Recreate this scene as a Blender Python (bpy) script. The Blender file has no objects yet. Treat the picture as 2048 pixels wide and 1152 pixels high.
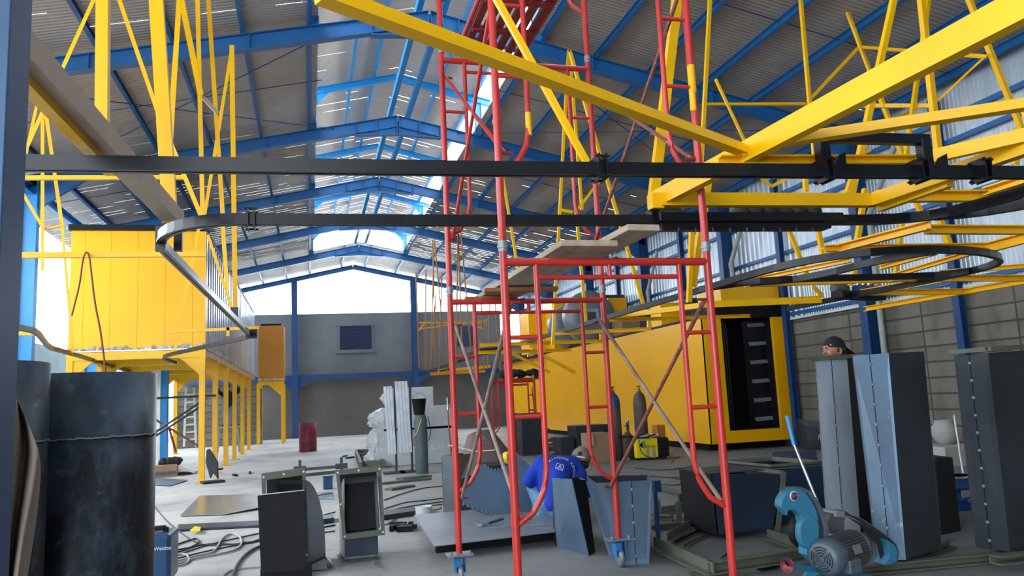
import bpy, math, random
from mathutils import Vector, Matrix
R_ = random.Random(7)
sc = bpy.context.scene
COL = sc.collection
PI = math.pi
# ------------------------------------------------------------------ camera calibration
F, CX, CY, H = 1558.0, 1024.0, 576.0, 1.35
Lv = Vector((620-CX, 815-CY, F)).normalized()
Uv = Vector((493-CX, -10700-CY, F)); Uv = (Uv - Uv.dot(Lv)*Lv).normalized()
Tv = Lv.cross(Uv).normalized()
if Tv.x < 0: Tv = -Tv
def at(px, py, X=None, Y=None, Z=None):
    """point of the place seen at photo pixel px,py on the plane X=, Y= or Z="""
    v = Vector((px-CX, py-CY, F))
    r = Vector((v.dot(Tv), v.dot(Lv), v.dot(Uv)))
    if X is not None: k = X/r.x
    elif Y is not None: k = Y/r.y
    else: k = (Z-H)/r.z
    return Vector((r.x*k, r.y*k, H+r.z*k))
cam = bpy.data.objects.new('camera', bpy.data.cameras.new('camera')); COL.objects.link(cam)
right = Vector((Tv.x, Lv.x, Uv.x)); up = -Vector((Tv.y, Lv.y, Uv.y)); back = -Vector((Tv.z, Lv.z, Uv.z))
cam.matrix_world = Matrix(((right.x, up.x, back.x, 0), (right.y, up.y, back.y, 0), (right.z, up.z, back.z, H), (0, 0, 0, 1)))
cam.data.sensor_width = 36; cam.data.lens = F/2048*36; cam.data.clip_start = .05; cam.data.clip_end = 500
sc.camera = cam
# ------------------------------------------------------------------ materials
def lin(h):
    c = [int(h[i:i+2], 16)/255 for i in (0, 2, 4)]
    return tuple(x/12.92 if x <= .04045 else ((x+.055)/1.055)**2.4 for x in c) + (1,)
class NT:
    def __init__(s, name):
        s.m = bpy.data.materials.new(name); s.m.use_nodes = True
        s.t = s.m.node_tree; s.n = s.t.nodes; s.b = s.n['Principled BSDF']; s.out = s.n['Material Output']
        s.geo = s.n.new('ShaderNodeNewGeometry')
    def new(s, typ, **kw):
        n = s.n.new(typ)
        for k, v in kw.items():
            if k in n.inputs.keys(): n.inputs[k].default_value = v
            else: setattr(n, k, v)
        return n
    def ln(s, a, b): s.t.links.new(a, b)
    def math(s, op, a, b=None, c=None):
        n = s.n.new('ShaderNodeMath'); n.operation = op
        for i, v in enumerate((a, b, c)):
            if v is None: continue
            if isinstance(v, (int, float)): n.inputs[i].default_value = v
            else: s.ln(v, n.inputs[i])
        return n.outputs[0]
    def pos(s, scale=(1, 1, 1)):
        mp = s.n.new('ShaderNodeMapping'); mp.inputs['Scale'].default_value = scale
        s.ln(s.geo.outputs['Position'], mp.inputs['Vector']); return mp.outputs[0]
    def noise(s, scale=5, detail=4, rough=.6, stretch=(1, 1, 1)):
        n = s.new('ShaderNodeTexNoise', Scale=scale, Detail=detail, Roughness=rough)
        s.ln(s.pos(stretch), n.inputs['Vector']); return n.outputs['Fac']
    def ramp(s, fac, stops):
        r = s.n.new('ShaderNodeValToRGB'); s.ln(fac, r.inputs['Fac'])
        el = r.color_ramp.elements
        while len(el) < len(stops): el.new(.5)
        for e, (p, c) in zip(el, stops): e.position = p; e.color = c if len(c) == 4 else lin(c)
        return r.outputs['Color']
    def mix(s, fac, a, b):
        m = s.n.new('ShaderNodeMix'); m.data_type = 'RGBA'
        if isinstance(fac, (int, float)): m.inputs[0].default_value = fac
        else: s.ln(fac, m.inputs[0])
        for i, v in ((6, a), (7, b)):
            if isinstance(v, tuple): m.inputs[i].default_value = v
            else: s.ln(v, m.inputs[i])
        return m.outputs[2]
    def bump(s, h, strength=.3, dist=.01):
        b = s.new('ShaderNodeBump', Strength=strength, Distance=dist); s.ln(h, b.inputs['Height']); s.ln(b.outputs[0], s.b.inputs['Normal'])
    def set(s, **kw):
        for k, v in kw.items():
            k = k.replace('_', ' ')
            if isinstance(v, (int, float, tuple)): s.b.inputs[k].default_value = v
            else: s.ln(v, s.b.inputs[k])
def sm(x, lo, hi, nt):
    n = nt.new('ShaderNodeMapRange'); n.inputs['From Min'].default_value = lo; n.inputs['From Max'].default_value = hi
    nt.ln(x, n.inputs['Value']); return n.outputs[0]
def paint(name, c, c2=None, wear=None, amt=.62, scale=6, rough=.4, metal=0, stretch=(1, 1, 1), bump=.15, spec=.5):
    nt = NT(name); col = lin(c)
    base = nt.mix(sm(nt.noise(scale*.5, 5, .65, stretch), .35, .65, nt), col, lin(c2) if c2 else tuple(x*.8 for x in col[:3])+(1,))
    if wear:
        base = nt.mix(sm(nt.noise(scale*4, 6, .7, stretch), amt, amt+.04, nt), base, lin(wear))
    nt.set(Base_Color=base, Roughness=rough, Metallic=metal, Specular_IOR_Level=spec)
    if bump: nt.bump(nt.noise(scale*8, 3, .6), bump, .004)
    return nt.m
M = {}
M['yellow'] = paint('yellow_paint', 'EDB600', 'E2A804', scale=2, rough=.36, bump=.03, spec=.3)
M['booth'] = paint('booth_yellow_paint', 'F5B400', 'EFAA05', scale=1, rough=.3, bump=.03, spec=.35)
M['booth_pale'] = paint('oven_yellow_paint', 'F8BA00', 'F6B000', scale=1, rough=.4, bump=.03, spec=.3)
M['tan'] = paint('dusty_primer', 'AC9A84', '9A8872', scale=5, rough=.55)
M['brownyel'] = paint('ochre_and_shaded_yellow', 'B5761C', 'A86C18', scale=1, rough=.5)
M['blue'] = paint('blue_steel_paint', '1C5F98', '17548A', 'A8B4BC', .78, 3, .42, bump=.05)
M['bluecol'] = paint('navy_blue_column_paint', '0F4478', '0C3A6A', '9AA8B4', .80, 3, .42, bump=.05)
M['bluepost'] = paint('weathered_blue_post_paint', '1F4C72', '163C60', '6C8798', .70, 6, .5)
M['red'] = paint('worn_red_scaffold_paint', 'C03028', 'A82A24', '6B4038', .68, 5, .33, bump=.08)
M['redpale'] = paint('red_paint_worn_to_primer', 'B8352C', 'B06A5C', 'B5A79B', .56, 9, .5)
M['reddk'] = paint('dark_red_paint', '8A2420', '701C1A', scale=4, rough=.5)
M['steelbrace'] = paint('weathered_brace_tube', '8C7A70', '6E564C', 'A89A90', .6, 9, .6)
M['rustbrace'] = paint('rusty_red_brace_tube', '8A4638', '6E3A30', 'A8988C', .58, 12, .6)
M['black'] = paint('gloss_black_paint', '0B0E13', '12161C', scale=4, rough=.34, bump=.05, spec=.3)
M['blackmat'] = paint('matt_black_paint', '0C0D0F', '131416', scale=6, rough=.6, spec=.25)
M['darksteel'] = paint('hot_rolled_steel_dark', '262A30', '363C42', '54595E', .70, 2.5, .5, metal=.25)
M['dullsteel'] = paint('hot_rolled_steel_blue', '465A70', '3A4650', '6E7A80', .66, 2.5, .4, metal=.3, stretch=(1, 1, .35))
M['bluesteel'] = paint('blue_scaled_steel', '58748E', '48596A', '7C868A', .64, 2.2, .4, metal=.3, stretch=(1, 1, .5))
M['greysteel'] = paint('bare_grey_steel', '8E949A', '727A82', 'A4A8AA', .66, 2.4, .42, metal=.3)
M['navyplate'] = paint('navy_steel_plate', '2A3C52', '222C38', '46525E', .68, 2.5, .42, metal=.25)
M['galv'] = paint('galvanised_sheet', 'C8CED4', 'A8B0B8', scale=10, rough=.25, metal=.85, bump=.03)
M['galvbright'] = paint('bright_zinc_strip', 'E4EAF0', 'CCD4DC', scale=10, rough=.3, metal=.3, bump=.03)
M['olive'] = paint('olive_primer', '5A5E50', '4C5044', '74766A', .66, 6, .6)
M['wood'] = paint('weathered_plank', 'B0A28E', '94846F', 'C8BDAE', .6, 5, .8, stretch=(6, 1, 6))
M['woodorange'] = paint('new_timber_batten', '9C6238', '8A5430', scale=5, rough=.8, stretch=(1, 6, 6))
M['card'] = paint('brown_cardboard', '9A7C5E', '8C6E52', scale=3, rough=.9)
M['plastic'] = paint('white_plastic_wrap', 'C4C8CA', 'AEB2B6', 'DCE0E2', .6, 3, .35, bump=.5)
M['cyl'] = paint('dirty_gas_cylinder_paint', '564A42', '453C36', '6E6056', .62, 6, .6)
M['cylblue'] = paint('faded_blue_grey_cylinder', '3C5058', '4E5A5A', '7C6C60', .62, 5, .55)
M['maroon'] = paint('maroon_drum_paint', '7A1C30', '5E1626', 'A08088', .74, 5, .45)
M['weldyel'] = paint('welder_yellow', 'F0DA10', 'E4CC0C', scale=3, rough=.35)
M['weldblue'] = paint('welder_blue', '16466E', '123A5C', scale=3, rough=.35)
M['saw'] = paint('saw_light_blue_paint', '2B7292', '2A6680', '5E6C74', .62, 9, .5, bump=.4)
M['motor'] = paint('motor_grey_paint', '4A5862', '404C56', '79705F', .68, 8, .45, bump=.1)
M['motordust'] = paint('dusty_motor_fins', '3E4246', '54504A', scale=8, rough=.7)
M['rubber'] = paint('black_rubber', '141416', '1C1C1E', scale=6, rough=.8)
M['cable'] = paint('black_cable_sheath', '17191C', '202226', scale=5, rough=.5)
M['cablew'] = paint('grey_cable_sheath', 'A8A8A0', '90908A', scale=5, rough=.5)
M['wire'] = paint('brown_wire_sheath', '7A3A26', '6C3422', scale=5, rough=.5)
M['chrome'] = paint('bright_metal', 'D8DADC', 'B8BABC', scale=8, rough=.18, metal=.95, bump=0)
M['white'] = paint('white_paint', 'DADCDC', 'C6C8C8', scale=4, rough=.5)
M['jeans'] = paint('faded_denim', '5A86A4', '446884', '86A8BC', .60, 9, .85, bump=.5)
M['shirt'] = paint('royal_blue_cotton', '0B3CB8', '0A309C', scale=7, rough=.8, bump=.5)
M['skin'] = paint('skin', 'B07A58', 'A06C4C', scale=10, rough=.55, bump=.05)
M['hair'] = paint('black_hair', '141010', '1C1614', scale=30, rough=.6)
M['cap'] = paint('khaki_cotton', '7E7262', '6E6354', scale=10, rough=.85, bump=.3)
M['darkcloth'] = paint('black_cotton', '121316', '1A1B20', scale=10, rough=.85, bump=.3)
M['shoe'] = paint('grey_shoe', '8C8A84', '6C6A66', scale=10, rough=.7)
M['canvas'] = paint('beige_canvas', '8A7A6C', '76675A', 'A03A34', .8, 3, .9, bump=.4)
M['pvc'] = paint('grey_pvc_pipe', 'A4A6A0', '8E908A', scale=4, rough=.45)
M['grille'] = paint('dark_blue_shutter', '2A3A5C', '223050', scale=4, rough=.5)
M['sky_and_lit_blue'] = paint('sky_and_lit_blue', '1C8CD0', '1880C0', scale=3, rough=.4, bump=.03)  # sky blue; on the raised ridge steel it paints side daylight onto blue
M['castblue'] = paint('castor_blue', '1E6CA8', '1A5C90', '8C9CA4', .66, 8, .5)
M['copper'] = paint('brass', 'B08A40', '9A7836', scale=8, rough=.3, metal=.9)
M['redplastic'] = paint('red_plastic', 'B02A20', '9A241C', scale=5, rough=.4)
M['yelplastic'] = paint('yellow_plastic', 'E8C81A', 'D8B814', scale=5, rough=.4)
M['carton'] = paint('pale_blue_carton', 'A8C4DC', '94B4D0', scale=4, rough=.7)
M['textwhite'] = paint('white_print', 'E6E8EC', 'DADCE2', scale=4, rough=.6, bump=0)
M['textdark'] = paint('dark_print', '2A2418', '241E14', scale=4, rough=.6, bump=0)
M['bluedrum'] = paint('blue_drum_paint', '0E4C8C', '0C4078', '9FB8CC', .72, 9, .35)
M['foil'] = paint('crumpled_foil_wrap', 'C4C0BC', '8C8480', '5C5450', .58, 12, .35, metal=.4, bump=1)
M['litsteel'] = paint('lit_mill_steel', 'B0BAC4', '8E98A2', '6E767C', .66, 2.4, .45, metal=.2, stretch=(1, 1, .5))  # paler steel with the daylight on one duct front put into its colour
M['oxide'] = paint('rusty_sheet', '6E5A50', '58606A', '8C7468', .6, 3, .5, metal=.4)

def mat_weldsheet(name, c, c2, seam=None):
    """mill-scale steel with cloudy patches"""
    nt = NT(name)
    n1 = nt.noise(1.6, 6, .7, (1, 1, .5)); n2 = nt.noise(9, 4, .6)
    b = nt.mix(sm(n1, .42, .56, nt), lin(c), lin(c2))
    b = nt.mix(sm(n2, .6, .72, nt), b, lin('5A6066'))
    nt.set(Base_Color=b, Metallic=.55, Roughness=.42); nt.bump(nt.noise(30, 3), .1, .003)
    return nt.m
M['pipe'] = mat_weldsheet('rolled_pipe_steel', '40505E', '1E2228')
def mat_roof(name, tone, slit_from, slit_to, amount, near=.68):
    nt = NT(name)
    sep = nt.new('ShaderNodeSeparateXYZ'); nt.ln(nt.geo.outputs['Position'], sep.inputs[0])
    x, y = sep.outputs[0], sep.outputs[1]
    rib = nt.math('SINE', nt.math('MULTIPLY', y, 2*PI/.085))
    c = nt.mix(sm(nt.noise(1.1, 3, .5, (1, .5, 1)), .35, .65, nt), lin(tone[0]), lin(tone[1]))
    c = nt.mix(sm(rib, .2, 1.0, nt), c, lin(tone[2]))
    nt.set(Base_Color=c, Roughness=.5, Metallic=.25); nt.bump(rib, .9, .008)
    # gaps at the sheet laps let daylight through: long thin slits across the slope
    n = nt.new('ShaderNodeTexNoise', Scale=1.0, Detail=0, Roughness=0); nt.ln(nt.pos((.75, 6.4, .001)), n.inputs['Vector'])
    thr = nt.new('ShaderNodeMapRange'); thr.inputs['From Min'].default_value = slit_from; thr.inputs['From Max'].default_value = slit_to
    thr.inputs['To Min'].default_value = near; thr.inputs['To Max'].default_value = amount
    nt.ln(y, thr.inputs['Value'])
    on = nt.math('GREATER_THAN', n.outputs['Fac'], thr.outputs[0])
    r2 = nt.math('SINE', nt.math('MULTIPLY', y, 2*PI/.255))
    lt_ = nt.new('ShaderNodeMapRange'); lt_.inputs['From Min'].default_value = 15; lt_.inputs['From Max'].default_value = 30; lt_.inputs['To Min'].default_value = .95; lt_.inputs['To Max'].default_value = .72; nt.ln(y, lt_.inputs['Value'])
    line = nt.math('GREATER_THAN', r2, lt_.outputs[0])
    n3 = nt.new('ShaderNodeTexNoise', Scale=1.0, Detail=0); nt.ln(nt.pos((.8, 3.8, .001)), n3.inputs['Vector'])
    hole = nt.math('MULTIPLY', nt.math('MULTIPLY', on, line), nt.math('GREATER_THAN', n3.outputs['Fac'], .36))
    tr = nt.n.new('ShaderNodeBsdfTransparent'); mx = nt.n.new('ShaderNodeMixShader')
    nt.ln(hole, mx.inputs[0]); nt.ln(nt.b.outputs[0], mx.inputs[1]); nt.ln(tr.outputs[0], mx.inputs[2]); nt.ln(mx.outputs[0], nt.out.inputs[0])
    return nt.m
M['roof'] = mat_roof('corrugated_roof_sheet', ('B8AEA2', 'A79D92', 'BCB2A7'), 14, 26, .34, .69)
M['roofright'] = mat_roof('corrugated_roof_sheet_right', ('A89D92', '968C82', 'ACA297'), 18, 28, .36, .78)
M['roofhi'] = mat_roof('corrugated_monitor_sheet', ('C4BCB4', 'B0A8A0', 'C8C1BA'), 16, 27, .38, .69)
def mat_wallsheet():
    nt = NT('ribbed_zinc_cladding')
    c = nt.mix(sm(nt.noise(2, 4, .6, (1, 3, .3)), .35, .7, nt), lin('C2CAD0'), lin('AEB8C0'))
    nt.set(Base_Color=c, Metallic=.45, Roughness=.33)
    return nt.m
M['clad'] = mat_wallsheet()
def mat_floor():
    nt = NT('dusty_concrete_floor')
    a = nt.noise(.35, 6, .65); b = nt.noise(2.2, 8, .7); c = nt.noise(14, 5, .65)
    col = nt.ramp(a, [(.35, '8F9092'), (.5, 'ACACAB'), (.68, 'C0BEBA')])
    col = nt.mix(nt.math('MULTIPLY', sm(b, .52, .70, nt), .45), col, lin('6E7072'))
    col = nt.mix(nt.math('MULTIPLY', sm(c, .60, .74, nt), .5), col, lin('5A5C5E'))
    # grime plus daylight fall-off from the left, painted darker to right and front
    sep = nt.new('ShaderNodeSeparateXYZ'); nt.ln(nt.geo.outputs['Position'], sep.inputs[0])
    d = nt.math('ADD', nt.math('MULTIPLY', sep.outputs[0], .55), nt.math('MULTIPLY', sep.outputs[1], -.16))
    d = nt.math('ADD', d, nt.math('MULTIPLY', a, 1.2))
    st = sm(d, -1.0, 1.0, nt)
    col = nt.mix(nt.math('MULTIPLY', st, .72), col, lin('4C4F52'))
    nt.set(Base_Color=col, Roughness=nt.ramp(b, [(.3, (.55,)*3+(1,)), (.7, (.8,)*3+(1,))]))
    nt.bump(nt.math('ADD', b, c), .25, .02)
    return nt.m
M['floor'] = mat_floor()
def mat_block(name, c1, c2, cm, bw, bh, axis):
    nt = NT(name)
    sep = nt.new('ShaderNodeSeparateXYZ'); nt.ln(nt.geo.outputs['Position'], sep.inputs[0])
    cmb = nt.n.new('ShaderNodeCombineXYZ'); nt.ln(sep.outputs[axis], cmb.inputs[0]); nt.ln(sep.outputs[2], cmb.inputs[1])
    br = nt.new('ShaderNodeTexBrick', Scale=1.0, Color1=lin(c1), Color2=lin(c2), Mortar=lin(cm))
    br.inputs['Mortar Size'].default_value = .018; br.inputs['Brick Width'].default_value = bw; br.inputs['Row Height'].default_value = bh
    br.offset = 0.0
    nt.ln(cmb.outputs[0], br.inputs['Vector'])
    st = nt.noise(1.6, 6, .7, (1, 1, .45))
    col = nt.mix(nt.math('MULTIPLY', sm(st, .45, .7, nt), .6), br.outputs['Color'], lin('3E3C38'))
    nt.set(Base_Color=col, Roughness=.9)
    nt.bump(nt.math('ADD', br.outputs['Fac'], nt.noise(12, 5)), -.4, .02)
    return nt.m
M['block'] = mat_block('large_concrete_block_wall', '7C766C', '6C665C', '48443E', 1.9, .27, 1)
M['plaster'] = paint('grey_cement_render', '72767C', '62666C', '82868C', .78, .9, .9, bump=.3)
M['plaster2'] = paint('brown_grey_cement_render', '6C6866', '5C5856', '7A7672', .78, .9, .9, bump=.3)
M['outside'] = paint('grey_green_fence_panel', '6E8288', '5C7078', scale=3, rough=.7)
M['concrete'] = paint('pale_concrete', 'B4B4B0', 'A2A29E', scale=2, rough=.9)

# ------------------------------------------------------------------ mesh builder
Z = Vector((0, 0, 1))
class MB:
    def __init__(s): s.v, s.f, s.sm = [], [], []
    def add(s, vs, fs, smooth=False):
        o = len(s.v); s.v += [Vector(v) for v in vs]
        for f in fs: s.f.append(tuple(i+o for i in f)); s.sm.append(smooth)
        return s
    def box(s, c, d, rz=0, rot=None):
        c = Vector(c); m = rot or Matrix.Rotation(rz, 3, 'Z'); x, y, z = d[0]/2, d[1]/2, d[2]/2
        vs = [c + m @ Vector((i*x, j*y, k*z)) for k in (-1, 1) for j in (-1, 1) for i in (-1, 1)]
        return s.add(vs, [(0, 2, 3, 1), (4, 5, 7, 6), (0, 1, 5, 4), (2, 6, 7, 3), (0, 4, 6, 2), (1, 3, 7, 5)])
    def hexa(s, b, t):
        """solid between bottom ring b and top ring t of equal length"""
        n = len(b)
        return s.add(list(b)+list(t), [tuple(range(n))[::-1], tuple(range(n, 2*n))] + [(i, (i+1) % n, n+(i+1) % n, n+i) for i in range(n)])
    def sweep(s, path, prof, up=Z, closed=False, smooth=False, caps=True):
        P = [Vector(p) for p in path]; n = len(P); k = len(prof); vs = []
        for i in range(n):
            a = P[i-1] if (i or closed) else None; b = P[(i+1) % n] if (i < n-1 or closed) else None
            t1 = (P[i]-a).normalized() if a is not None else None; t2 = (b-P[i]).normalized() if b is not None else None
            t = (t1+t2).normalized() if t1 and t2 else (t1 or t2)
            u = up if abs(t.dot(up)) < .97 else Vector((0, 1, 0)) if abs(up.y) < .9 else Vector((1, 0, 0))
            side = t.cross(u).normalized(); uu = side.cross(t).normalized()
            m = 1/max(.5, t.dot(t2)) if t1 and t2 else 1
            vs += [P[i] + side*(x*m) + uu*y for x, y in prof]
        fs = []
        for i in range(n if closed else n-1):
            j = (i+1) % n
            fs += [(i*k+q, i*k+(q+1) % k, j*k+(q+1) % k, j*k+q) for q in range(k)]
        s.add(vs, fs, smooth)
        if caps and not closed:
            s.add(vs[:k], [tuple(range(k))[::-1]]); s.add(vs[-k:], [tuple(range(k))])
        return s
    def bar(s, a, b, w, h=None, kind='box', up=Z):
        h = h or w; W, Hh = w/2, h/2; t = min(.012, w*.18, h*.18)
        pr = {'box': [(-W, -Hh), (W, -Hh), (W, Hh), (-W, Hh)],
              'C': [(-W, -Hh), (W, -Hh), (W, -Hh+t), (-W+t, -Hh+t), (-W+t, Hh-t), (W, Hh-t), (W, Hh), (-W, Hh)],
              'Cr': [(-x, y) for x, y in [(-W, -Hh), (W, -Hh), (W, -Hh+t), (-W+t, -Hh+t), (-W+t, Hh-t), (W, Hh-t), (W, Hh), (-W, Hh)]][::-1],
              'L': [(-W, -Hh), (W, -Hh), (W, -Hh+t), (-W+t, -Hh+t), (-W+t, Hh), (-W, Hh)],
              'I': [(-W, -Hh), (W, -Hh), (W, -Hh+t), (t/2, -Hh+t), (t/2, Hh-t), (W, Hh-t), (W, Hh), (-W, Hh), (-W, Hh-t), (-t/2, Hh-t), (-t/2, -Hh+t), (-W, -Hh+t)]}[kind]
        return s.sweep([a, b], pr, up)
    def tube(s, path, r, seg=10, closed=False, caps=True):
        pr = [(r*math.cos(2*PI*i/seg), r*math.sin(2*PI*i/seg)) for i in range(seg)]
        return s.sweep(path, pr, closed=closed, smooth=True, caps=caps)
    def lathe(s, c, prof, seg=24, axis=Z, smooth=True, cap=True):
        """prof = [(r, h)...] along axis from c"""
        c = Vector(c); ax = Vector(axis).normalized(); e = ax.orthogonal().normalized(); g = ax.cross(e)
        k = len(prof); vs = []
        for i in range(seg):
            a = 2*PI*i/seg; d = e*math.cos(a)+g*math.sin(a)
            vs += [c + d*r + ax*h for r, h in prof]
        fs = [(i*k+j, ((i+1) % seg)*k+j, ((i+1) % seg)*k+j+1, i*k+j+1) for i in range(seg) for j in range(k-1)]
        s.add(vs, fs, smooth)
        if cap:
            for j in (0, k-1):
                if prof[j][0] > 1e-4: s.add([vs[i*k+j] for i in range(seg)], [tuple(range(seg)) if j else tuple(range(seg))[::-1]])
        return s
    def slab(s, pts, n):
        """flat outline pts thickened along vector n"""
        n = Vector(n); return s.hexa([Vector(p) for p in pts], [Vector(p)+n for p in pts])
    def build(s, name, mat, parent=None, loc=None, kind=None, bevel=0, solid=0):
        me = bpy.data.meshes.new(name)
        if parent is not None:
            q = parent; o0 = Vector((0, 0, 0))
            while q is not None: o0 = o0 + q.location; q = q.parent
        elif loc is not None: o0 = Vector(loc)
        else:
            xs = [v.x for v in s.v]; ys = [v.y for v in s.v]; zs = [v.z for v in s.v]
            o0 = Vector(((min(xs)+max(xs))/2, (min(ys)+max(ys))/2, min(zs)))
        me.from_pydata([tuple(v-o0) for v in s.v], [], s.f); me.polygons.foreach_set('use_smooth', s.sm); me.update()
        o = bpy.data.objects.new(name, me); COL.objects.link(o)
        m = M[mat] if isinstance(mat, str) else mat
        me.materials.append(m)
        if parent is not None: o.parent = parent
        else: o.location = o0
        if kind: o['kind'] = kind
        if bevel:
            b = o.modifiers.new('bevel', 'BEVEL'); b.width = bevel; b.segments = 2; b.limit_method = 'ANGLE'
        return o
def thing(name, label, cat, loc, group=None):
    o = bpy.data.objects.new(name, None); COL.objects.link(o); o.location = Vector(loc); o.empty_display_size = .1
    o['label'] = label; o['category'] = cat
    if group: o['group'] = group
    return o
def tag(o, label, cat, group=None, kind=None):
    o['label'] = label; o['category'] = cat
    if group: o['group'] = group
    if kind: o['kind'] = kind
    return o
def kids(o): return [c for c in bpy.data.objects if c.parent == o]
def dup(o, loc, label=None, parent=None):
    c = o.copy(); COL.objects.link(c); c.parent = parent
    if parent is None: c.location = Vector(loc); c['label'] = label
    for k in kids(o): dup(k, None, None, c)
    return c
ORD = ['first', 'second', 'third', 'fourth', 'fifth', 'sixth', 'seventh', 'eighth', 'ninth', 'tenth', 'eleventh', 'twelfth']
def blob(name, caps, mat, parent, voxel=.012, smooth=4):
    """one continuous surface grown over tapered limbs (a, b, r0, r1[, flat])"""
    mb = MB()
    for cp in caps:
        a, b, r0, r1 = Vector(cp[0]), Vector(cp[1]), cp[2], cp[3]
        d = (b-a); L = d.length
        if L < 1e-4: d = Vector((0, 0, 1)); L = .0001
        d.normalize(); pr = []
        for i in range(7): t = -PI/2+i*PI/12; pr.append((max(r0*math.cos(t), 1e-5), r0*math.sin(t)))
        for i in range(7): t = i*PI/12; pr.append((max(r1*math.cos(t), 1e-5), L+r1*math.sin(t)))
        q = MB(); q.lathe(a, pr, 16, d, cap=False)
        if len(cp) > 4:
            c = (a+b)/2; sx, sy, sz = cp[4]
            q.v = [Vector((c.x+(v.x-c.x)*sx, c.y+(v.y-c.y)*sy, c.z+(v.z-c.z)*sz)) for v in q.v]
        o = len(mb.v); mb.v += q.v; mb.f += [tuple(i+o for i in f) for f in q.f]; mb.sm += q.sm
    o = mb.build(name, mat, parent)
    r = o.modifiers.new('remesh', 'REMESH'); r.mode = 'VOXEL'; r.voxel_size = voxel; r.use_smooth_shade = True
    if smooth: m = o.modifiers.new('smooth', 'SMOOTH'); m.factor = .5; m.iterations = smooth
    return o
def text_obj(body, size, mat, parent, M4, name='lettering', ext=.0008):
    cu = bpy.data.curves.new(name, 'FONT'); cu.body = body; cu.size = size; cu.extrude = ext; cu.align_x = 'CENTER'; cu.align_y = 'CENTER'
    o = bpy.data.objects.new(name, cu); COL.objects.link(o); cu.materials.append(M[mat])
    me = bpy.data.meshes.new_from_object(o); bpy.data.objects.remove(o); o = bpy.data.objects.new(name, me); COL.objects.link(o)
    o.parent = parent; q = Vector((0, 0, 0)); pp = parent
    while pp is not None: q = q + pp.location; pp = pp.parent
    o.matrix_local = Matrix.Translation(-q) @ M4
    return o
def frame4(o, x, y):
    x = Vector(x).normalized(); z = x.cross(Vector(y)).normalized(); y = z.cross(x)
    return Matrix(((x.x, y.x, z.x, o[0]), (x.y, y.y, z.y, o[1]), (x.z, y.z, z.z, o[2]), (0, 0, 0, 1)))
# ================================================================== BUILDING
XL, XR, XM = -5.44, 10.15, 2.03           # column lines and ridge
YF = [12.35+4.95*i for i in range(6)]; YF[5] = 36.85
SL = .215
def ztop(x): return 7.9-SL*abs(x-XM)      # top of rafters
MB().slab([(-45, -12, 0), (40, -12, 0), (40, 60, 0), (-45, 60, 0)], (0, 0, -.2)).build('floor', 'floor', kind='structure')
# roof sheets
def sheet(name, mat, x0, x1, y0, y1, zf, n=1):
    mb = MB(); 
    a = [(x0, y0, zf(x0)), (x1, y0, zf(x1)), (x1, y1, zf(x1)), (x0, y1, zf(x0))]
    mb.slab([Vector(p) for p in a], (0, 0, .012)); return mb.build(name, mat, kind='structure')
zr = lambda x: ztop(x)+.155
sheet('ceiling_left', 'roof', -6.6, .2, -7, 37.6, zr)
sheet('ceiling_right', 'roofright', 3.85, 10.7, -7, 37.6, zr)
sheet('ceiling_ridge_left', 'roof', .2, XM, 32.3, 37.6, zr)
sheet('ceiling_ridge_right', 'roof', XM, 3.85, 32.3, 37.6, zr)
ZM = lambda x: 9.02-.24*abs(x-XM)
sheet('ceiling_monitor_left', 'roofhi', -.05, XM, -7, 32.2, ZM)
sheet('ceiling_monitor_right', 'roofhi', XM, 3.95, -7, 32.2, ZM)
# right wall: block below, ribbed cladding above
WX = 10.42
MB().box((WX+.1, 15, 1.39), (.2, 44, 2.78)).build('wall_right', 'block', kind='structure')
mb = MB(); n = 0; vs = []; y = -7.0
prof = []
while y < 37:
    st_ = .085 if y < 14.6 else .2
    prof += [(y, 0), (y+.5*st_, 0), (y+.62*st_, .15*st_), (y+.88*st_, .15*st_), (y+st_, 0)]; y += st_
vs = [(WX-d, yy, 2.80) for yy, d in prof]+[(WX-d, yy, 6.35) for yy, d in prof]
k = len(prof)
mb.add(vs, [(i, i+1, k+i+1, k+i) for i in range(k-1)])
mb.build('wall_right_cladding', 'clad', kind='structure')
MB().box((4.85, -7.6, 4.6), (11.7, .2, 9.2)).build('wall_light_block', 'plaster', kind='structure')  # unseen wall behind the camera, added to hold back daylight from there
MB().box((WX-.05, 15, 2.79), (.12, 44, .05)).build('trim_1', 'white', kind='structure')
MB().box((WX-.07, 15, 2.90), (.06, 44, .07)).build('trim_2', 'blue', kind='structure')
# back wall with a shuttered window
MB().box((2.3, 37.25, 1.36), (16.2, .2, 2.72)).build('wall_back_lower', 'plaster2', kind='structure')
wx = at(1003, 690, Y=37.1); MB().box(((wx.x+10.4)/2, 37.25, (2.72+wx.z)/2), (10.4-wx.x, .2, wx.z-2.72)).build('wall_back_corner', 'plaster', kind='structure')
a = at(600, 628, Y=37.1)
MB().box(((wx.x-5.8)/2, 37.25, (2.72+a.z)/2), (wx.x+5.8, .2, a.z-2.72)).build('wall_back_upper', 'plaster', kind='structure')
a, b = at(678, 651, Y=37.1), at(745, 699, Y=37.1)
w = MB()
for i in range(11): w.box(((a.x+b.x)/2, 37.10, b.z+.06+i*(a.z-b.z-.12)/10), (b.x-a.x-.05, .05, .085), rot=Matrix.Rotation(.5, 3, 'X'))
wo = MB()
for c, d in ((((a.x+b.x)/2, 37.12, a.z), (b.x-a.x+.3, .08, .06)), (((a.x+b.x)/2, 37.12, b.z-.06), (b.x-a.x+.34, .10, .16)), ((a.x, 37.12, (a.z+b.z)/2), (.07, .08, a.z-b.z)), ((b.x, 37.12, (a.z+b.z)/2), (.07, .08, a.z-b.z))): wo.box(c, d)
wf = wo.build('window_1', 'plaster', kind='structure'); 
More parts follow.
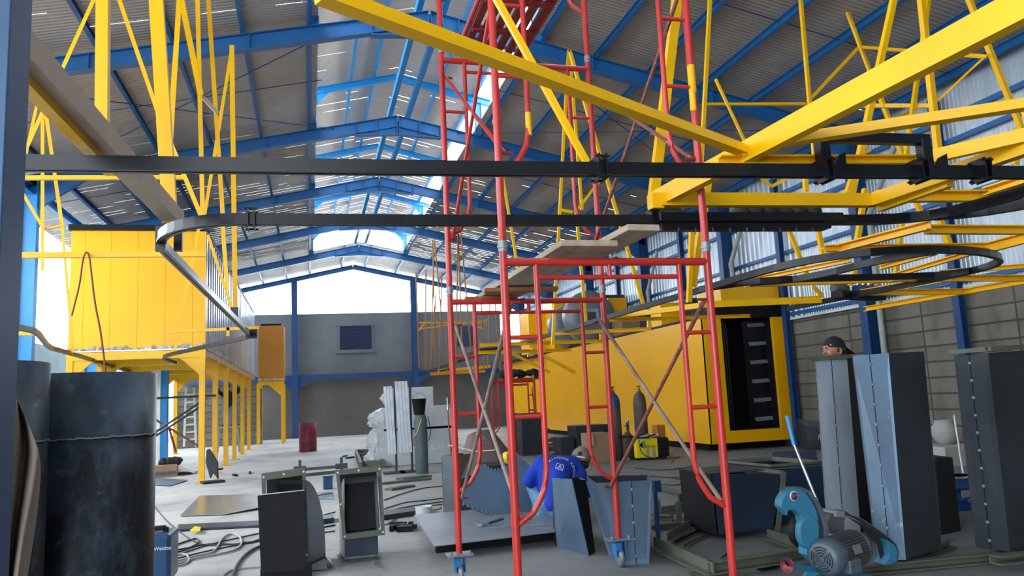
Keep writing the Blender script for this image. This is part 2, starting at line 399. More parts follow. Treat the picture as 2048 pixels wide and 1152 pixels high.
wb = MB().box(((a.x+b.x)/2, 37.13, (a.z+b.z)/2), (b.x-a.x, .02, a.z-b.z))
def child(mb, name, mat, par): return mb.build(name, mat, par)
child(w, 'window_shutter', 'grille', wf); child(wb, 'window_backing', 'blackmat', wf)
a, b = at(912, 652, Y=37.1), at(948, 692, Y=37.1)
MB().box(((a.x+b.x)/2, 37.13, (a.z+b.z)/2), (b.x-a.x, .05, a.z-b.z)).build('window_2', 'grille', kind='structure')
# low screen wall outside the open left side and the neighbour's block
zf_ = at(112, 697, X=-8.6).z
MB().box((-8.6, 22, zf_/2), (.15, 50, zf_)).build('wall_left_fence', 'outside', kind='structure')
MB().box((-7.6, 34, 1.3), (3.6, .15, 2.6)).build('wall_left_back', 'block', kind='structure')

# portal frames
def lerp(a, b, t): return a+(b-a)*t
for i, y in enumerate(YF):
    nm = ORD[i]
    lab = f'blue steel portal frame, {nm} counted from the camera' if i < 5 else 'blue steel gable frame standing against the grey back wall'
    t = thing('portal_frame', lab, 'roof frame', (XM, y, 0), 'blue portal frames carrying the roof')
    for sx, xe in ((-1, XL-.15), (1, XR+.12)):
        h = .26 if i < 5 else .22
        MB().bar((XM, y, ztop(XM)-h/2), (xe, y, ztop(xe)-h/2), .16, h, 'I').build('rafter', 'blue', t)
        if not (sx < 0 and i == 5):
            xc = XL if sx < 0 else XR
            MB().bar((xc, y, 0.02), (xc, y, ztop(xc)-.05), .20, .30, 'I', up=Vector((1, 0, 0))).build('column', 'bluecol' if sx > 0 else 'sky_and_lit_blue', t)
            # knee haunch
            zz = ztop(xc)
            MB().slab([(xc-sx*.12, y-.05, zz-.2), (xc-sx*1.1, y-.05, ztop(xc-sx*1.1)-.24), (xc-sx*.12, y-.05, zz-.72)], (0, .1, 0)).build('knee_haunch', 'blue', t)
            MB().box((xc, y, .02), (.42, .34, .03)).build('base_plate', 'bluecol', t)
        if i < 5:
            q = MB().slab([(XM, y-.012, ztop(XM)-.2), (XM+sx*.98, y-.012, ztop(XM+.98)-.2), (XM+sx*.98, y-.012, ztop(XM+.98)-.28), (XM, y-.012, 7.46)], (0, .024, 0))
            q.bar((XM+sx*.98, y, ztop(XM+.98)-.285), (XM, y, 7.46), .16, .014)
            for xx in (.02, .5, .98): 
                zb = lerp(7.46, ztop(XM+.98)-.28, xx/.98)
                q.box((XM+sx*xx, y, (zb+ztop(XM+xx))/2), (.014, .15, ztop(XM+xx)-zb))
            q.build('ridge_gusset', 'blue', t)
    for sx in (-1, 1):
        if i < 5:
            for xx in (2.9, 5.2): MB().box((XM+sx*xx, y, ztop(XM+xx)-.13), (.014, .15, .26)).build('stiffener_plate', 'blue', t)
    if i < 5:
        m = thing('ridge_truss', f'bright blue raised ridge frame on the {nm} portal frame', 'roof frame', (XM, y, 7.9), 'raised ridge frames under the monitor roof')
        for sx in (-1, 1):
            MB().bar((XM, y, ZM(XM)-.17), (XM+sx*2.2, y, ZM(XM+2.2)-.17), .10, .15, 'I').build('rafter', 'sky_and_lit_blue', m)
            MB().bar((XM+sx*1.9, y, ztop(XM+1.9)), (XM+sx*1.9, y, ZM(XM+1.9)-.22), .10, .16, 'I', up=Vector((1, 0, 0))).build('post', 'sky_and_lit_blue', m)
            MB().slab([(XM+sx*1.82, y-.02, ZM(XM+1.8)-.24), (XM+sx*1.5, y-.02, ZM(XM+1.5)-.24), (XM+sx*1.82, y-.02, ZM(XM+1.8)-.5)], (0, .04, 0)).build('knee_haunch', 'sky_and_lit_blue', m)
# purlins
xs_l = [.05-1.03*j for j in range(6)]; xs_r = [4.0+1.03*j for j in range(7)]
for side, xs in (('left', xs_l), ('right', xs_r)):
    for j, x in enumerate(xs):
        s = 1 if side == 'left' else -1
        upv = Vector((-SL*s, 0, 1)).normalized()
        o = MB().bar((x, -6.5, ztop(x)+.078), (x, 37.2, ztop(x)+.078), .06, .15, 'C' if s > 0 else 'Cr', up=upv).build('roof_purlin', 'blue')
        tag(o, f'long blue roof purlin on the {side} slope, {ORD[j]} counted down from the ridge opening', 'roof purlin', 'blue purlins under the roof sheets')
for j, (x, side) in enumerate(((.15, 'left eave'), (.98, 'left middle'), (1.5, 'left of the crown'), (3.0, 'right middle'), (3.85, 'right eave'))):
    o = MB().bar((x, -6.5, ZM(x)-.075), (x, 32.1, ZM(x)-.075), .06, .10, 'C').build('monitor_purlin', 'sky_and_lit_blue')
    tag(o, f'bright blue purlin under the raised ridge roof, {side}', 'roof purlin', 'bright blue purlins under the raised ridge roof')
for x, lab in ((1.86, 'left one of the pair of pale blue ridge purlins crossing the frames'), (2.28, 'right one of the pair of pale blue ridge purlins crossing the frames')):
    tag(MB().bar((x, -6.5, 7.98), (x, 32.4, 7.98), .10, .14, 'C').build('ridge_purlin', 'sky_and_lit_blue'), lab, 'roof purlin', 'ridge purlins')
for x, lab in ((1.5, 'left one of the two purlins at the far ridge'), (2.55, 'right one of the two purlins at the far ridge')):
    tag(MB().bar((x, 32.4, ztop(x)+.06), (x, 37.2, ztop(x)+.06), .06, .15, 'C').build('ridge_purlin', 'blue'), lab, 'roof purlin', 'ridge purlins')
# sag rods lying across the purlins
k = 0
for i, y in enumerate([9.9, 14.8, 19.75, 24.7, 29.6]):
    for side, x0, x1 in (('left', -6.2, .3), ('right', 3.8, 10.3)):
        tag(MB().tube([(x0, y, ztop(x0)+.1), (x1, y, ztop(x1)+.1)], .009, 5).build('sag_rod', 'bluecol'), f'thin sag rod under the {side} roof slope, in the {ORD[i]} bay', 'tie rod', 'thin sag rods across the purlins')
for side, xa, xb, i in (('left', -5.3, .6, 0), ('left', .6, -5.3, 1), ('right', 9.9, 3.4, 0), ('right', 3.4, 9.9, 1)):
    y0, y1 = YF[0], YF[1]
    tag(MB().tube([(xa, y0, ztop(xa)-.05), (xb, y1, ztop(xb)-.05)], .010, 5).build('cross_bracing_rod', 'bluecol'), f'slim diagonal bracing rod under the {side} roof slope, leaning {"inwards" if i == 0 else "outwards"} with distance', 'tie rod', 'diagonal bracing rods')
# right wall girts and half-bay posts, rain pipes
for j, z in enumerate((4.28, 5.22, 5.62)):
    tag(MB().bar((WX-.08, -6, z), (WX-.08, 37, z), .06, .08 if j else .07, 'C').build('wall_girt', 'blue'), f'blue girt along the ribbed right wall, {["lowest", "middle", "topmost"][j]} of three', 'wall girt', 'blue girts on the right wall')
for j, y in enumerate((10.4, 15.16, 19.9, 24.7)):
    tag(MB().bar((WX-.16, y, .02), (WX-.16, y, 6.0), .14, .12, 'I', up=Vector((1, 0, 0))).build('wall_post', 'bluecol'), f'slim navy wall post between main columns of the right wall, {ORD[j]} from the camera', 'wall post', 'slim wall posts on the right wall')
for j, y in enumerate((12.35, 17.3, 22.25)):
    X = XR-.05; yy = y-.32
    mbp = MB().tube([(X, yy, .1), (X, yy, 4.35), (X, yy-.02, 4.45)], .055, 12).tube([(X, yy, 4.4), (X-.02, yy-.9, 5.5)], .055, 12)
    o = mbp.build('rain_pipe', 'pvc')
    MB().tube([(X, yy, 4.25), (X, yy, 4.4)], .068, 12).build('pipe_socket', 'pvc', o); MB().tube([(X, yy, 2.9), (X, yy, 3.0)], .068, 12).build('pipe_socket', 'pvc', o)
    tag(o, f'grey rain pipe running up beside the {ORD[j]} navy column of the right wall', 'pipe', 'grey rain pipes on the right wall')
# gable columns, eave beam and knee braces on the back wall
for x, lab in ((at(590, 757, Y=36.6).x, 'navy wall column left of the shuttered back window'), (at(831, 700, Y=36.6).x, 'navy wall column right of the shuttered back window')):
    t = thing('gable_column', lab, 'wall column', (x, 36.8, 0), 'navy columns on the back wall')
    MB().bar((x, 36.8, 0.02), (x, 36.8, ztop(x)-.2), .26, .30, 'I').build('column', 'bluecol', t)
    for s in (-1, 1): MB().slab([(x+s*.12, 36.75, 2.6), (x+s*.8, 36.75, 2.6), (x+s*.12, 36.75, 2.15)], (0, .1, 0)).build('knee_brace', 'bluecol', t)
z = at(700, 752, Y=36.6).z
tag(MB().bar((-5.4, 36.85, z), (8.9, 36.85, z), .1, .26, 'box').build('wall_beam', 'bluecol'), 'navy horizontal beam crossing the back wall below the window', 'wall beam')
tag(MB().bar((XL, 11, 6.0), (XL, 37, 6.0), .12, .2, 'C').build('eave_beam', 'sky_and_lit_blue'), 'blue eave beam along the open left side of the hall', 'eave beam')
# foreground post at the left edge
x1 = at(37, 700, Y=2.69).x
t = thing('steel_post', 'blue weathered steel post filling the left edge, closest to the camera', 'post', (x1-.1, 2.6, 0))
MB().box((x1-.09, 2.6, 2.25), (.18, .18, 4.5)).build('shaft', 'bluepost', t, bevel=.004); MB().box((x1-.09, 2.6, .01), (.34, .34, .02)).build('base_plate', 'bluepost', t)

# ================================================================== CONVEYOR TRACKS
TH = .078
TP = [(-.032, -.04), (-.032, -.028), (-.024, -.028), (-.024, .036), (.024, .036), (.024, -.028), (.032, -.028), (.032, -.04), (.008, -.04), (.008, -.034), (-.008, -.034), (-.008, -.04)]
TP = [(-x*.9, y*.87) for x, y in TP]
def smooth_path(P, it=2, closed=False):
    for _ in range(it):
        Q = [P[0]]
        for a, b in zip(P, P[1:]): Q += [a.lerp(b, .25), a.lerp(b, .75)]
        Q.append(P[-1]); P = Q
    return P
def track(px, label, z=2.45, it=0, mat='black', extra=None, scale=1):
    P = [at(a, b, Z=z) for a, b in px]
    if it: P = smooth_path(P, it)
    t = thing('conveyor_track', label, 'conveyor rail', P[len(P)//2], 'black overhead conveyor rails')
    MB().sweep(P, [(x*scale, y*scale) for x, y in TP]).build('rail', mat, t)
    return t, P
def clamp(t, p, d, n=2):
    """bolted joint bracket round a rail at p, rail direction d"""
    d = Vector(d).normalized(); s = d.cross(Z)
    rot = Matrix((d, s, Z)).transposed(); mb = MB()
    for k in (-.018, .018): mb.box(Vector(p)+d*k, (.008, .115, .125), rot=rot)
    for a in (-.05, .05):
        for b in (-.05, .05): mb.tube([Vector(p)+s*a+Z*b-d*.035, Vector(p)+s*a+Z*b+d*.035], .007, 6)
    mb.build('joint_bracket', 'black', t)
trA, PA = track([(30, 325), (1000, 337), (2075, 345)], 'long black conveyor rail crossing the whole picture in front, nearest of all rails')
for px in (1200, 1648, 1838, 1962, 375):
    p = at(px, 337 if px < 1300 else 342, Z=2.45)
    if px != 375: clamp(trA, p, PA[1]-PA[0])
# inverted U hoop standing on the front rail
p1, p2 = at(1648, 330, Z=2.49), at(1852, 333, Z=2.49)
h = .15
hoop = thing('hoop_bracket', 'black welded hoop standing on the front rail at right', 'bracket', (p1+p2)/2)
MB().bar(p1, p1+Z*h, .06).build('upright', 'black', hoop, bevel=.004); MB().bar(p2, p2+Z*h, .06).build('upright', 'black', hoop, bevel=.004)
MB().bar(p1+Z*h+(p1-p2).normalized()*.03, p2+Z*h-(p1-p2).normalized()*.03, .05, .055).build('crossbar', 'black', hoop, bevel=.004)
for q in (p1, p2): MB().hexa([q+Vector((.02, -.05, -.03)), q+Vector((.10, -.05, -.03)), q+Vector((.10, -.02, -.03)), q+Vector((.02, -.02, -.03))], [q+Vector((.06, -.05, .04)), q+Vector((.10, -.05, .06)), q+Vector((.10, -.02, .06)), q+Vector((.06, -.02, .04))]).build('wedge_lug', 'black', hoop)
# second rail with U-turn at left, then running away and doubling back
pts = [(2110, 360), (2048, 383), (1960, 408), (1880, 428), (1800, 437), (1700, 440), (1300, 440), (900, 441), (520, 438), (455, 438), (405, 442), (362, 450), (335, 460), (320, 474), (326, 492), (345, 512), (420, 588), (470, 638), (496, 664), (500, 671), (486, 676), (420, 691), (338, 709), (326, 714), (332, 719), (352, 726)]
trB, PB = track(pts, 'black rail making a U-turn under the yellow cabinet at left, behind the front rail', it=1)
clamp(trB, at(503, 438, Z=2.45), (1, 0, 0)); clamp(trB, at(1303, 440, Z=2.45), (1, 0, 0))
q = at(470, 636, Z=2.5); MB().box(q+Vector((0, 0, .06)), (.09, .12, .14)).build('hanger_shoe', 'black', trB)
q = at(322, 478, Z=2.45); MB().box(q, (.06, .05, .16)).build('hanger_shoe', 'black', trB); q = at(345, 478, Z=2.45); MB().box(q+Vector((.02, .1, 0)), (.05, .05, .12)).build('hanger_shoe', 'black', trB)
q = at(503, 668, Z=2.45); MB().box(q, (.16, .12, .13)).build('hanger_shoe', 'black', trB)
# drive unit hung on the second rail
a, b = at(1322, 442, Z=2.42), at(1690, 442, Z=2.42); dv = thing('conveyor_drive', 'long black bolted drive unit on the second rail under the yellow beam', 'conveyor drive', (a+b)/2)
d = (b-a).normalized(); rot = Matrix((d, d.cross(Z), Z)).transposed(); L = (b-a).length; mid = (a+b)/2
MB().box(mid+Vector((0, .08, .03)), (L, .16, .06), rot=rot).build('upper_housing', 'black', dv, bevel=.005)
MB().box(mid+Vector((-.05, .06, -.03)), (L*.92, .12, .035), rot=rot).build('lower_channel', 'black', dv, bevel=.004)
MB().box(mid+Vector((-.1, .0, -.055)), (L*.86, .04, .02), rot=rot).build('chain_guide', 'black', dv)
mb = MB(); 
for i in range(9): mb.lathe(mid+d*(L*(-.42+.09*i))+Vector((0, -.02, -.085)), [(.009, .01), (.009, .035)], 6)
mb.build('bolt_row', 'darksteel', dv)
MB().lathe(at(1345, 412, Z=2.55)+Vector((0, .1, -.03)), [(.09, 0), (.11, .01), (.11, .035), (.08, .045)], 20).build('sprocket_cover', 'greysteel', dv)
mb = MB(); 
for i in range(6): mb.lathe(mid+d*(-.1+.11*i)+Vector((.15, .25, .10)), [(.06, 0), (.07, .02), (.05, .05+.03*(i % 3)), (.02, .10)], 9)
mb.build('drive_motor', 'motordust', dv)
# far loops at right
trC, PC = track([(838, 749), (950, 712), (1020, 693), (1180, 645), (1300, 609), (1430, 571), (1500, 549), (1570, 530), (1640, 516), (1720, 505), (1800, 500), (1880, 498), (1945, 501), (1985, 507), (2003, 516), (1990, 528), (1950, 540), (1860, 560), (1760, 580), (1660, 600), (1575, 617)], 'long rail beside the yellow booth, oval turn at right, running to the back wall', it=1)
trD, PD = track([(1400, 578), (1500, 563), (1580, 558), (1700, 555), (1800, 553), (1890, 549), (1940, 541)], 'black rail cutting straight through the oval turn at right', it=1)
trE, PE = track([(1500, 566), (1580, 560), (1660, 545), (1730, 527), (1800, 512), (1870, 501)], 'black rail crossing the oval turn at right on a slant', it=1)
trF, PF = track([(20, 650), (68, 661), (78, 668), (95, 690), (104, 696), (150, 709), (205, 726), (268, 745), (320, 760)], 'dusty rail beyond the blue post passing low under the oven at left', it=0)
trG, PG = track([(1870, 430), (1950, 424), (2048, 408), (2110, 395)], 'short black rail spur beside the second rail at the right edge', it=1)
trH, PH = track([(880, 742), (905, 738), (915, 716), (962, 700), (1010, 695)], 'thin bent rail spur at the far end of the long rail', it=0)
# trolley with motor on the far loop
q = at(1705, 592, Z=2.47); tv = thing('trolley_motor', 'small dark motor with trolley sitting on the far oval rail', 'motor', q)
MB().lathe(q+Vector((-.32, -.05, .10)), [(.05, 0), (.07, .02), (.07, .12), (.09, .13), (.09, .22), (.04, .25)], 14, (1, .3, 0)).build('motor_body', 'motordust', tv)
MB().box(q+Vector((.1, .0, 0)), (1.0, .18, .10), rz=.35).build('trolley_frame', 'blackmat', tv, bevel=.01)
MB().box(q+Vector((.25, .05, .10)), (.45, .12, .09), rz=.35).build('gear_housing', 'bluecol', tv, bevel=.01)
mb = MB()
for i in range(6): mb.lathe(q+Vector((-.1+.12*i, .08+.04*i, .14)), [(.02, 0), (.02, .09)], 8)
mb.build('bolt_row', 'chrome', tv)

# ================================================================== YELLOW STEELWORK
def P_(p, z=None, y=None): return at(p[0], p[1], Z=z) if y is None else at(p[0], p[1], Y=y)
def frame(name, label, cat, items, group='yellow conveyor support frames'):
    """items: (part, px1, px2, plane, width, height, profile, material)"""
    parts = []
    for it in items:
        part, a, b, pl, w = it[:5]; h = it[5] if len(it) > 5 and it[5] else w
        kd = it[6] if len(it) > 6 and it[6] else 'box'; mt = it[7] if len(it) > 7 else 'yellow'
        k1, v1 = pl[0]; k2, v2 = pl[-1]
        A = at(a[0], a[1], **{k1: v1}); B = at(b[0], b[1], **{k2: v2})
        parts.append((part, A, B, w, h, kd, mt))
    c = parts[0][1]
    t = thing(name, label, cat, c, group)
    for part, A, B, w, h, kd, mt in parts:
        upv = Z if abs((B-A).normalized().z) < .8 else Vector((0, 1, 0))
        MB().bar(A, B, w, h, kd, upv).build(part, mt, t)
    return t
z6 = (('Z', 2.57),); 
def Yp(*v): return tuple(('Y', x) for x in v)
def Zp(*v): return tuple(('Z', x) for x in v)
# near right frame
frame('conveyor_support_frame', 'big yellow channel frame over the two front rails at right, nearest the camera', 'support frame', [
 ('main_beam', (1306, 404), (2110, -22), Zp(2.60), .06, .115, 'box'),
 ('cross_brace', (1560, 283), (2090, 203), Zp(2.60), .07, .048, 'box'),
 ('cross_beam', (1440, 321), (1835, 320), Zp(2.56), .05, .05, 'C'),
 ('end_beam', (1320, 400), (1746, 401), Zp(2.565), .07, .085, 'box'),
 ('side_beam', (1742, 402), (2100, 278), Zp(2.565), .07, .085, 'box'),
 ('side_beam', (1760, 416), (1900, 366), Zp(2.52), .05, .05, 'box'),
 ('side_beam', (1800, 328), (2090, 262), Zp(2.62), .05, .075, 'box'),
 ('diagonal_brace', (640, -12), (1484, 300), Zp(2.60), .065, .045, 'box'),
 ('hanger', (1360, -50), (1306, 400), Yp(4.75), .065, .05, 'box'),
 ('gusset_plate', (1300, 404), (1322, 404), Zp(2.56), .1, .1, 'box')])
frame('hanger_post', 'yellow square post leaning across the scaffold down to the front rail', 'hanger', [('post', (983, -20), (1176, 330), Yp(3.75), .032, .032)], 'single yellow hangers')
# hangers and trusses behind it
T = [('hanger', (1423, -60), (1402, 340), 9.0, .045), ('hanger', (1596, -60), (1630, 330), 9.0, .045), ('hanger', (1678, -20), (1806, 318), 9.3, .045),
     ('hanger', (1836, -60), (1878, 318), 6.6, .062), ('hanger', (1866, -60), (1812, 312), 8.2, .05), ('hanger', (1914, -60), (2050, 275), 6.4, .05),
     ('hanger', (1800, -60), (1702, 392), 6.2, .055), ('hanger', (1762, 196), (1808, 316), 8.6, .045)]
fr = []
for n_, a, b, y, w in T: fr.append((n_, a, b, Yp(y), w, w, 'L'))
fr += [('tie_bar', (1406, 208), (1614, 207), Yp(9.0), .05, .05, 'L'), ('tie_bar', (1700, 211), (1866, 211), Yp(9.0, 8), .05, .06, 'L'),
       ('diagonal_brace', (1616, 203), (1718, 94), Yp(9.1), .04, .04, 'L'), ('tie_bar', (1722, 94), (1970, 113), Yp(9.3, 6.4), .04, .04, 'L'),
       ('diagonal_brace', (1866, 210), (1970, 113), Yp(6.6, 6.4), .022, .022, 'L'), ('diagonal_brace', (1708, 275), (1836, 216), Yp(8.6), .04, .04, 'L'),
       ('diagonal_brace', (1666, 336), (1740, 300), Yp(8.6), .04, .04, 'L')]
frame('hanger_truss', 'yellow angle truss hanging from the roof above the oval rail', 'hanger truss', fr, 'yellow hanger trusses')
frame('hanger_post', 'short yellow post with pointed top left of the big yellow beam', 'hanger', [('post', (1431, 158), (1490, 284), Yp(6.5), .022, .022, 'L')], 'single yellow hangers')
# lower right frames round the oval loop
frame('conveyor_support_frame', 'yellow frame of flat channels carrying the oval rail at right', 'support frame', [
 ('side_beam', (1645, 505), (1858, 450), Zp(2.57), .06, .075, 'C'), ('cross_beam', (1852, 459), (2100, 460), Zp(2.57), .06, .075, 'C'),
 ('cross_beam', (1650, 497), (1975, 492), Zp(2.57), .05, .06, 'C'), ('side_beam', (1950, 502), (2090, 465), Zp(2.57), .06, .10, 'C'),
 ('cross_beam', (1490, 568), (1800, 558), Zp(2.50), .06, .07, 'C'), ('cross_beam', (1780, 557), (2100, 556), Zp(2.50), .06, .075, 'C'),
 ('side_beam', (1415, 578), (1700, 520), Zp(2.53), .05, .05, 'C'), ('side_beam', (1740, 565), (1960, 500), Zp(2.53), .05, .05, 'C'),
 ('side_beam', (1730, 618), (2100, 553), Zp(2.50), .06, .075, 'C'), ('cross_beam', (1740, 585), (1950, 583), Zp(2.50), .06, .08, 'C'),
 ('side_beam', (1700, 590), (1900, 555), Zp(2.50), .06, .09, 'C'),  ('side_beam', (1880, 545), (2100, 528), Zp(2.50), .05, .05, 'C'),
 ('side_beam', (1760, 535), (1870, 505), Zp(2.53), .05, .05, 'C'), ('cross_beam', (1420, 607), (1645, 596), Zp(2.50), .05, .06, 'C'),
 ('hanger', (1730, 378), (1712, 500), Yp(8.4), .06, .06, 'L'), ('hanger', (1805, 440), (1790, 560), Yp(9.5), .06, .06, 'L'), ('hanger', (1880, 440), (1898, 487), Yp(7.6), .06, .06, 'L'),
 ('hanger', (1634, 450), (1646, 508), Yp(7.8), .05, .05, 'L'), ('hanger', (1575, 453), (1622, 570), Yp(9.2), .05, .05, 'L'), ('hanger', (1628, 572), (1648, 592), Yp(9.3), .06, .06, 'L'),
 ('hanger', (1830, 400), (1855, 455), Yp(7.8), .05, .05, 'L'), ('hanger', (1712, 535), (1700, 572), Yp(8.6), .05, .05, 'L')])
frame('conveyor_support_frame', 'flat yellow frame right behind the second rail reaching the right edge', 'support frame', [
 ('cross_beam', (1752, 393), (2000, 392), Zp(2.62), .06, .08, 'C'), ('side_beam', (1950, 398), (2090, 372), Zp(2.62), .06, .06, 'C'),
 ('side_beam', (1972, 383), (2090, 345), Zp(2.62), .06, .06, 'C'), ('hanger', (2038, 255), (2030, 330), Yp(6.5), .06, .06, 'L'), ('hanger', (2046, 200), (2075, 300), Yp(5.5), .06, .06, 'L'),
 ('hanger', (1610, 350), (1612, 384), Yp(6.3), .04, .04, 'L'), ('diagonal_brace', (1524, 356), (1545, 372), Yp(6.3), .03, .03, 'L'), ('diagonal_brace', (1545, 372), (1580, 352), Yp(6.3), .03, .03, 'L'), ('hanger', (1712, 335), (1692, 395), Yp(6.2), .05, .05, 'L')])
frame('conveyor_support_frame', 'long yellow rail frame between scaffold and booth with short posts', 'support frame', [
 ('side_beam', (1642, 600), (1400, 610), Zp(2.45), .05, .08, 'C'), ('side_beam', (1400, 611), (1210, 636), Zp(2.45), .06, .07, 'C'),
 ('side_beam', (1220, 640), (1500, 632), Zp(2.4), .05, .05, 'C'), ('side_beam', (1110, 667), (1300, 658), Zp(2.4), .05, .06, 'C'), ('side_beam', (960, 690), (1205, 682), Zp(2.4), .06, .07, 'C'), ('side_beam', (955, 705), (1143, 700), Zp(2.35), .06, .07, 'C'),
 ('post', (1298, 640), (1298, 660), Yp(13), .06), ('post', (1202, 668), (1202, 684), Yp(17), .06), ('cross_beam', (860, 748), (970, 742), Zp(2.4), .08, .1, 'C'), ('cross_beam', (875, 742), (980, 733), Zp(2.5), .06, .1, 'C'),
 ('diagonal_brace', (1062, 698), (1150, 745), Yp(20), .08), ('diagonal_brace', (1010, 700), (1100, 745), Yp(22), .08)])
# hangers of the long receding rail
hp = [((1384, 455), (1378, 605), 7.9, .05), ((1418, 350), (1384, 575), 8.0, .075), ((1137, 100), (1105, 690), 12.2, .045), ((1139, 100), (1164, 420), 12.2, .045), ((1146, 350), (1172, 648), 13.2, .05), ((1140, 104), (1290, 620), 11.6, .05), ((1205, 355), (1150, 425), 11.6, .04), ((987, 240), (1038, 552), 11.0, .035), ((1120, 420), (1145, 425), 12.2, .05)]
for i, (a, b, y, w) in enumerate(hp):
    labs = ['thin yellow hanger ending on the long rail right of the near right scaffold post', 'broad yellow hanger behind the right scaffold post, ending on the long rail', 'slim yellow hanger from the pointed apex down left onto the long rail', 'slim yellow hanger going straight down from the pointed apex', 'slim yellow hanger landing on the long rail left of the inclined one', 'inclined yellow hanger from the pointed apex down right to the rail', 'small yellow strut tying the inclined hanger above the planks', 'thin yellow hanger showing between the left scaffold posts', 'tiny yellow tie between two slim hangers']
    o = MB().bar(at(*a, Y=y), at(*b, Y=y), w, w, 'L', Vector((0, 1, 0))).build('rail_hanger', 'yellow')
    tag(o, labs[i], 'hanger', 'yellow hangers along the long rail')
far = [(943, 407, 907), (940, 431, 918), (935, 416, 907), (962, 470, 960), (868, 480, 872), (872, 512, 893), (868, 500, 862), (895, 545, 898), (835, 545, 838), (851, 548, 853), (913, 560, 925), (905, 552, 910), (982, 590, 984), (975, 600, 990)]
for i, (xa, ya, xb) in enumerate([(865, 480, 871), (868, 480, 862), (869, 482, 893), (832, 545, 838), (852, 540, 851), (917, 410, 912), (917, 410, 943), (915, 430, 925), (884, 545, 878), (899, 570, 899), (980, 590, 975), (990, 600, 1000), (962, 595, 968), (872, 590, 862)]):
    y = 26-.7*(i % 5) if ya > 450 else 21
    A, B = at(xa, ya, Y=y), at(xb, 735 - (0 if ya > 450 else 20)+3*(i % 3), Y=y)
    o = MB().bar(A, B, .034, .034, 'L', Vector((0, 1, 0))).build('rail_hanger', 'brownyel')  # same yellow steel as the near hangers; ochre puts shade into the colour
    tag(o, ['thin', 'slim', 'narrow'][i % 3]+' far yellow hanger before the back wall, '+ORD[min(11, sorted([865, 868.1, 869, 832, 852, 917, 917.1, 915, 884, 899, 980, 990, 962, 872]).index([865, 868.1, 869, 832, 852, 917, 917.1, 915, 884, 899, 980, 990, 962, 872][i]))]+' from the left by its top' if i not in (10, 11) else ['far yellow hanger beside the left front scaffold post', 'far yellow hanger hidden partly by the left front scaffold post'][i-10], 'hanger', 'far yellow hangers before the back wall')
frame('hanger_truss', 'faint yellow tie frame high on the far hangers before the back wall', 'hanger truss', [
 ('tie_bar', (838, 658), (975, 640), Yp(25), .04, .04), ('tie_bar', (838, 645), (975, 645), Yp(25.5), .04, .04), ('tie_bar', (838, 662), (850, 645), Yp(25), .05, .05), ('tie_bar', (945, 650), (968, 658), Yp(25), .05, .05)], 'yellow hanger trusses')
# left side hangers and truss
frame('conveyor_support_frame', 'heavy dusty beam slanting down from upper left to the rail turn', 'support frame', [
 ('main_beam', (18, 75), (352, 440), Zp(2.60), .10, .10, 'box', 'tan'), ('flange_strip', (8, 118), (222, 342), Zp(2.54), .05, .05, 'box', 'yellow'),
 ('hanger', (207, -60), (204, 306), Yp(3.95), .055, .055, 'box')])
frame('hanger_post', 'thick yellow post coming down to the rail turn at left', 'hanger', [('post', (309, -60), (341, 446), Yp(5.2), .085, .06, 'box'), ('side_strip', (330, 380), (330, 446), Yp(5.25), .03, .05, 'box')], 'single yellow hangers')
L_ = [('hanger', (195, -14), (47, 312), 6.0, .026), ('hanger', (86, 168), (86, 542), 8.6, .032), ('hanger', (84, 168), (36, 385), 8.6, .028), ('hanger', (91, 215), (124, 445), 8.6, .034), ('hanger', (124, 440), (147, 705), 12.0, .04),
      ('strut', (38, 373), (88, 458), 8.6, .030), ('strut', (88, 458), (125, 450), 8.6, .028), ('tie_bar', (30, 356), (370, 355), 8.0, .04), ('tie_bar', (30, 511), (412, 508), 9.0, .06)]
frame('hanger_truss', 'yellow truss of thin angles at far left in front of the oven', 'hanger truss', [(n_, a, b, Yp(y), w, w, 'L' if n_ != 'tie_bar' else 'box') for n_, a, b, y, w in L_], 'yellow hanger trusses')
L_ = [('hanger', (234, -14), (316, 225), 6.2, .03), ('hanger', (316, 225), (404, 436), 6.2, .032), ('hanger', (361, -30), (341, 290), 7.5, .045), ('hanger', (358, 0), (326, 440), 7.6, .03), ('hanger', (355, -40), (402, 192), 8.0, .055), ('strut', (402, 190), (436, 226), 8.0, .04, 'tan'),
      ('hanger', (394, -60), (406, 434), 8.0, .042), ('hanger', (413, -60), (446, 432), 8.2, .042), ('hanger', (444, 430), (455, 580), 8.4, .04), ('hanger', (465, 92), (409, 434), 9.0, .035), ('hanger', (464, 92), (471, 634), 10.4, .06), ('hanger', (416, 470), (466, 625), 10.2, .035), ('hanger', (398, 455), (350, 700), 12.0, .045)]
frame('hanger_truss', 'cluster of yellow hangers above the U-turn rail left of centre', 'hanger truss', [(x[0], x[1], x[2], Yp(x[3]), x[4], x[4], 'L', x[5] if len(x) > 5 else 'yellow') for x in L_], 'yellow hanger trusses')
frame('rail_bracket', 'thin low yellow bracket bar on the inner edge of the oven side', 'hanger', [('bar', (330, 664), (518, 655), Yp(11.5), .04), ('bar', (456, 655), (456, 672), Yp(11.5), .04), ('bar', (35, 667), (72, 667), Yp(11.5), .05)], 'single yellow hangers')
# wire hooked over the tie bar
pts = [at(x, y, Y=8.9) for x, y in ((143, 632), (150, 605), (160, 565), (165, 520), (171, 504), (178, 506), (182, 540), (190, 610), (200, 655), (206, 700), (211, 742), (213, 800))]
tag(MB().tube(smooth_path(pts, 2), .010, 6).build('hanging_wire', 'wire'), 'brown wire looped over the yellow bar in front of the oven', 'wire')
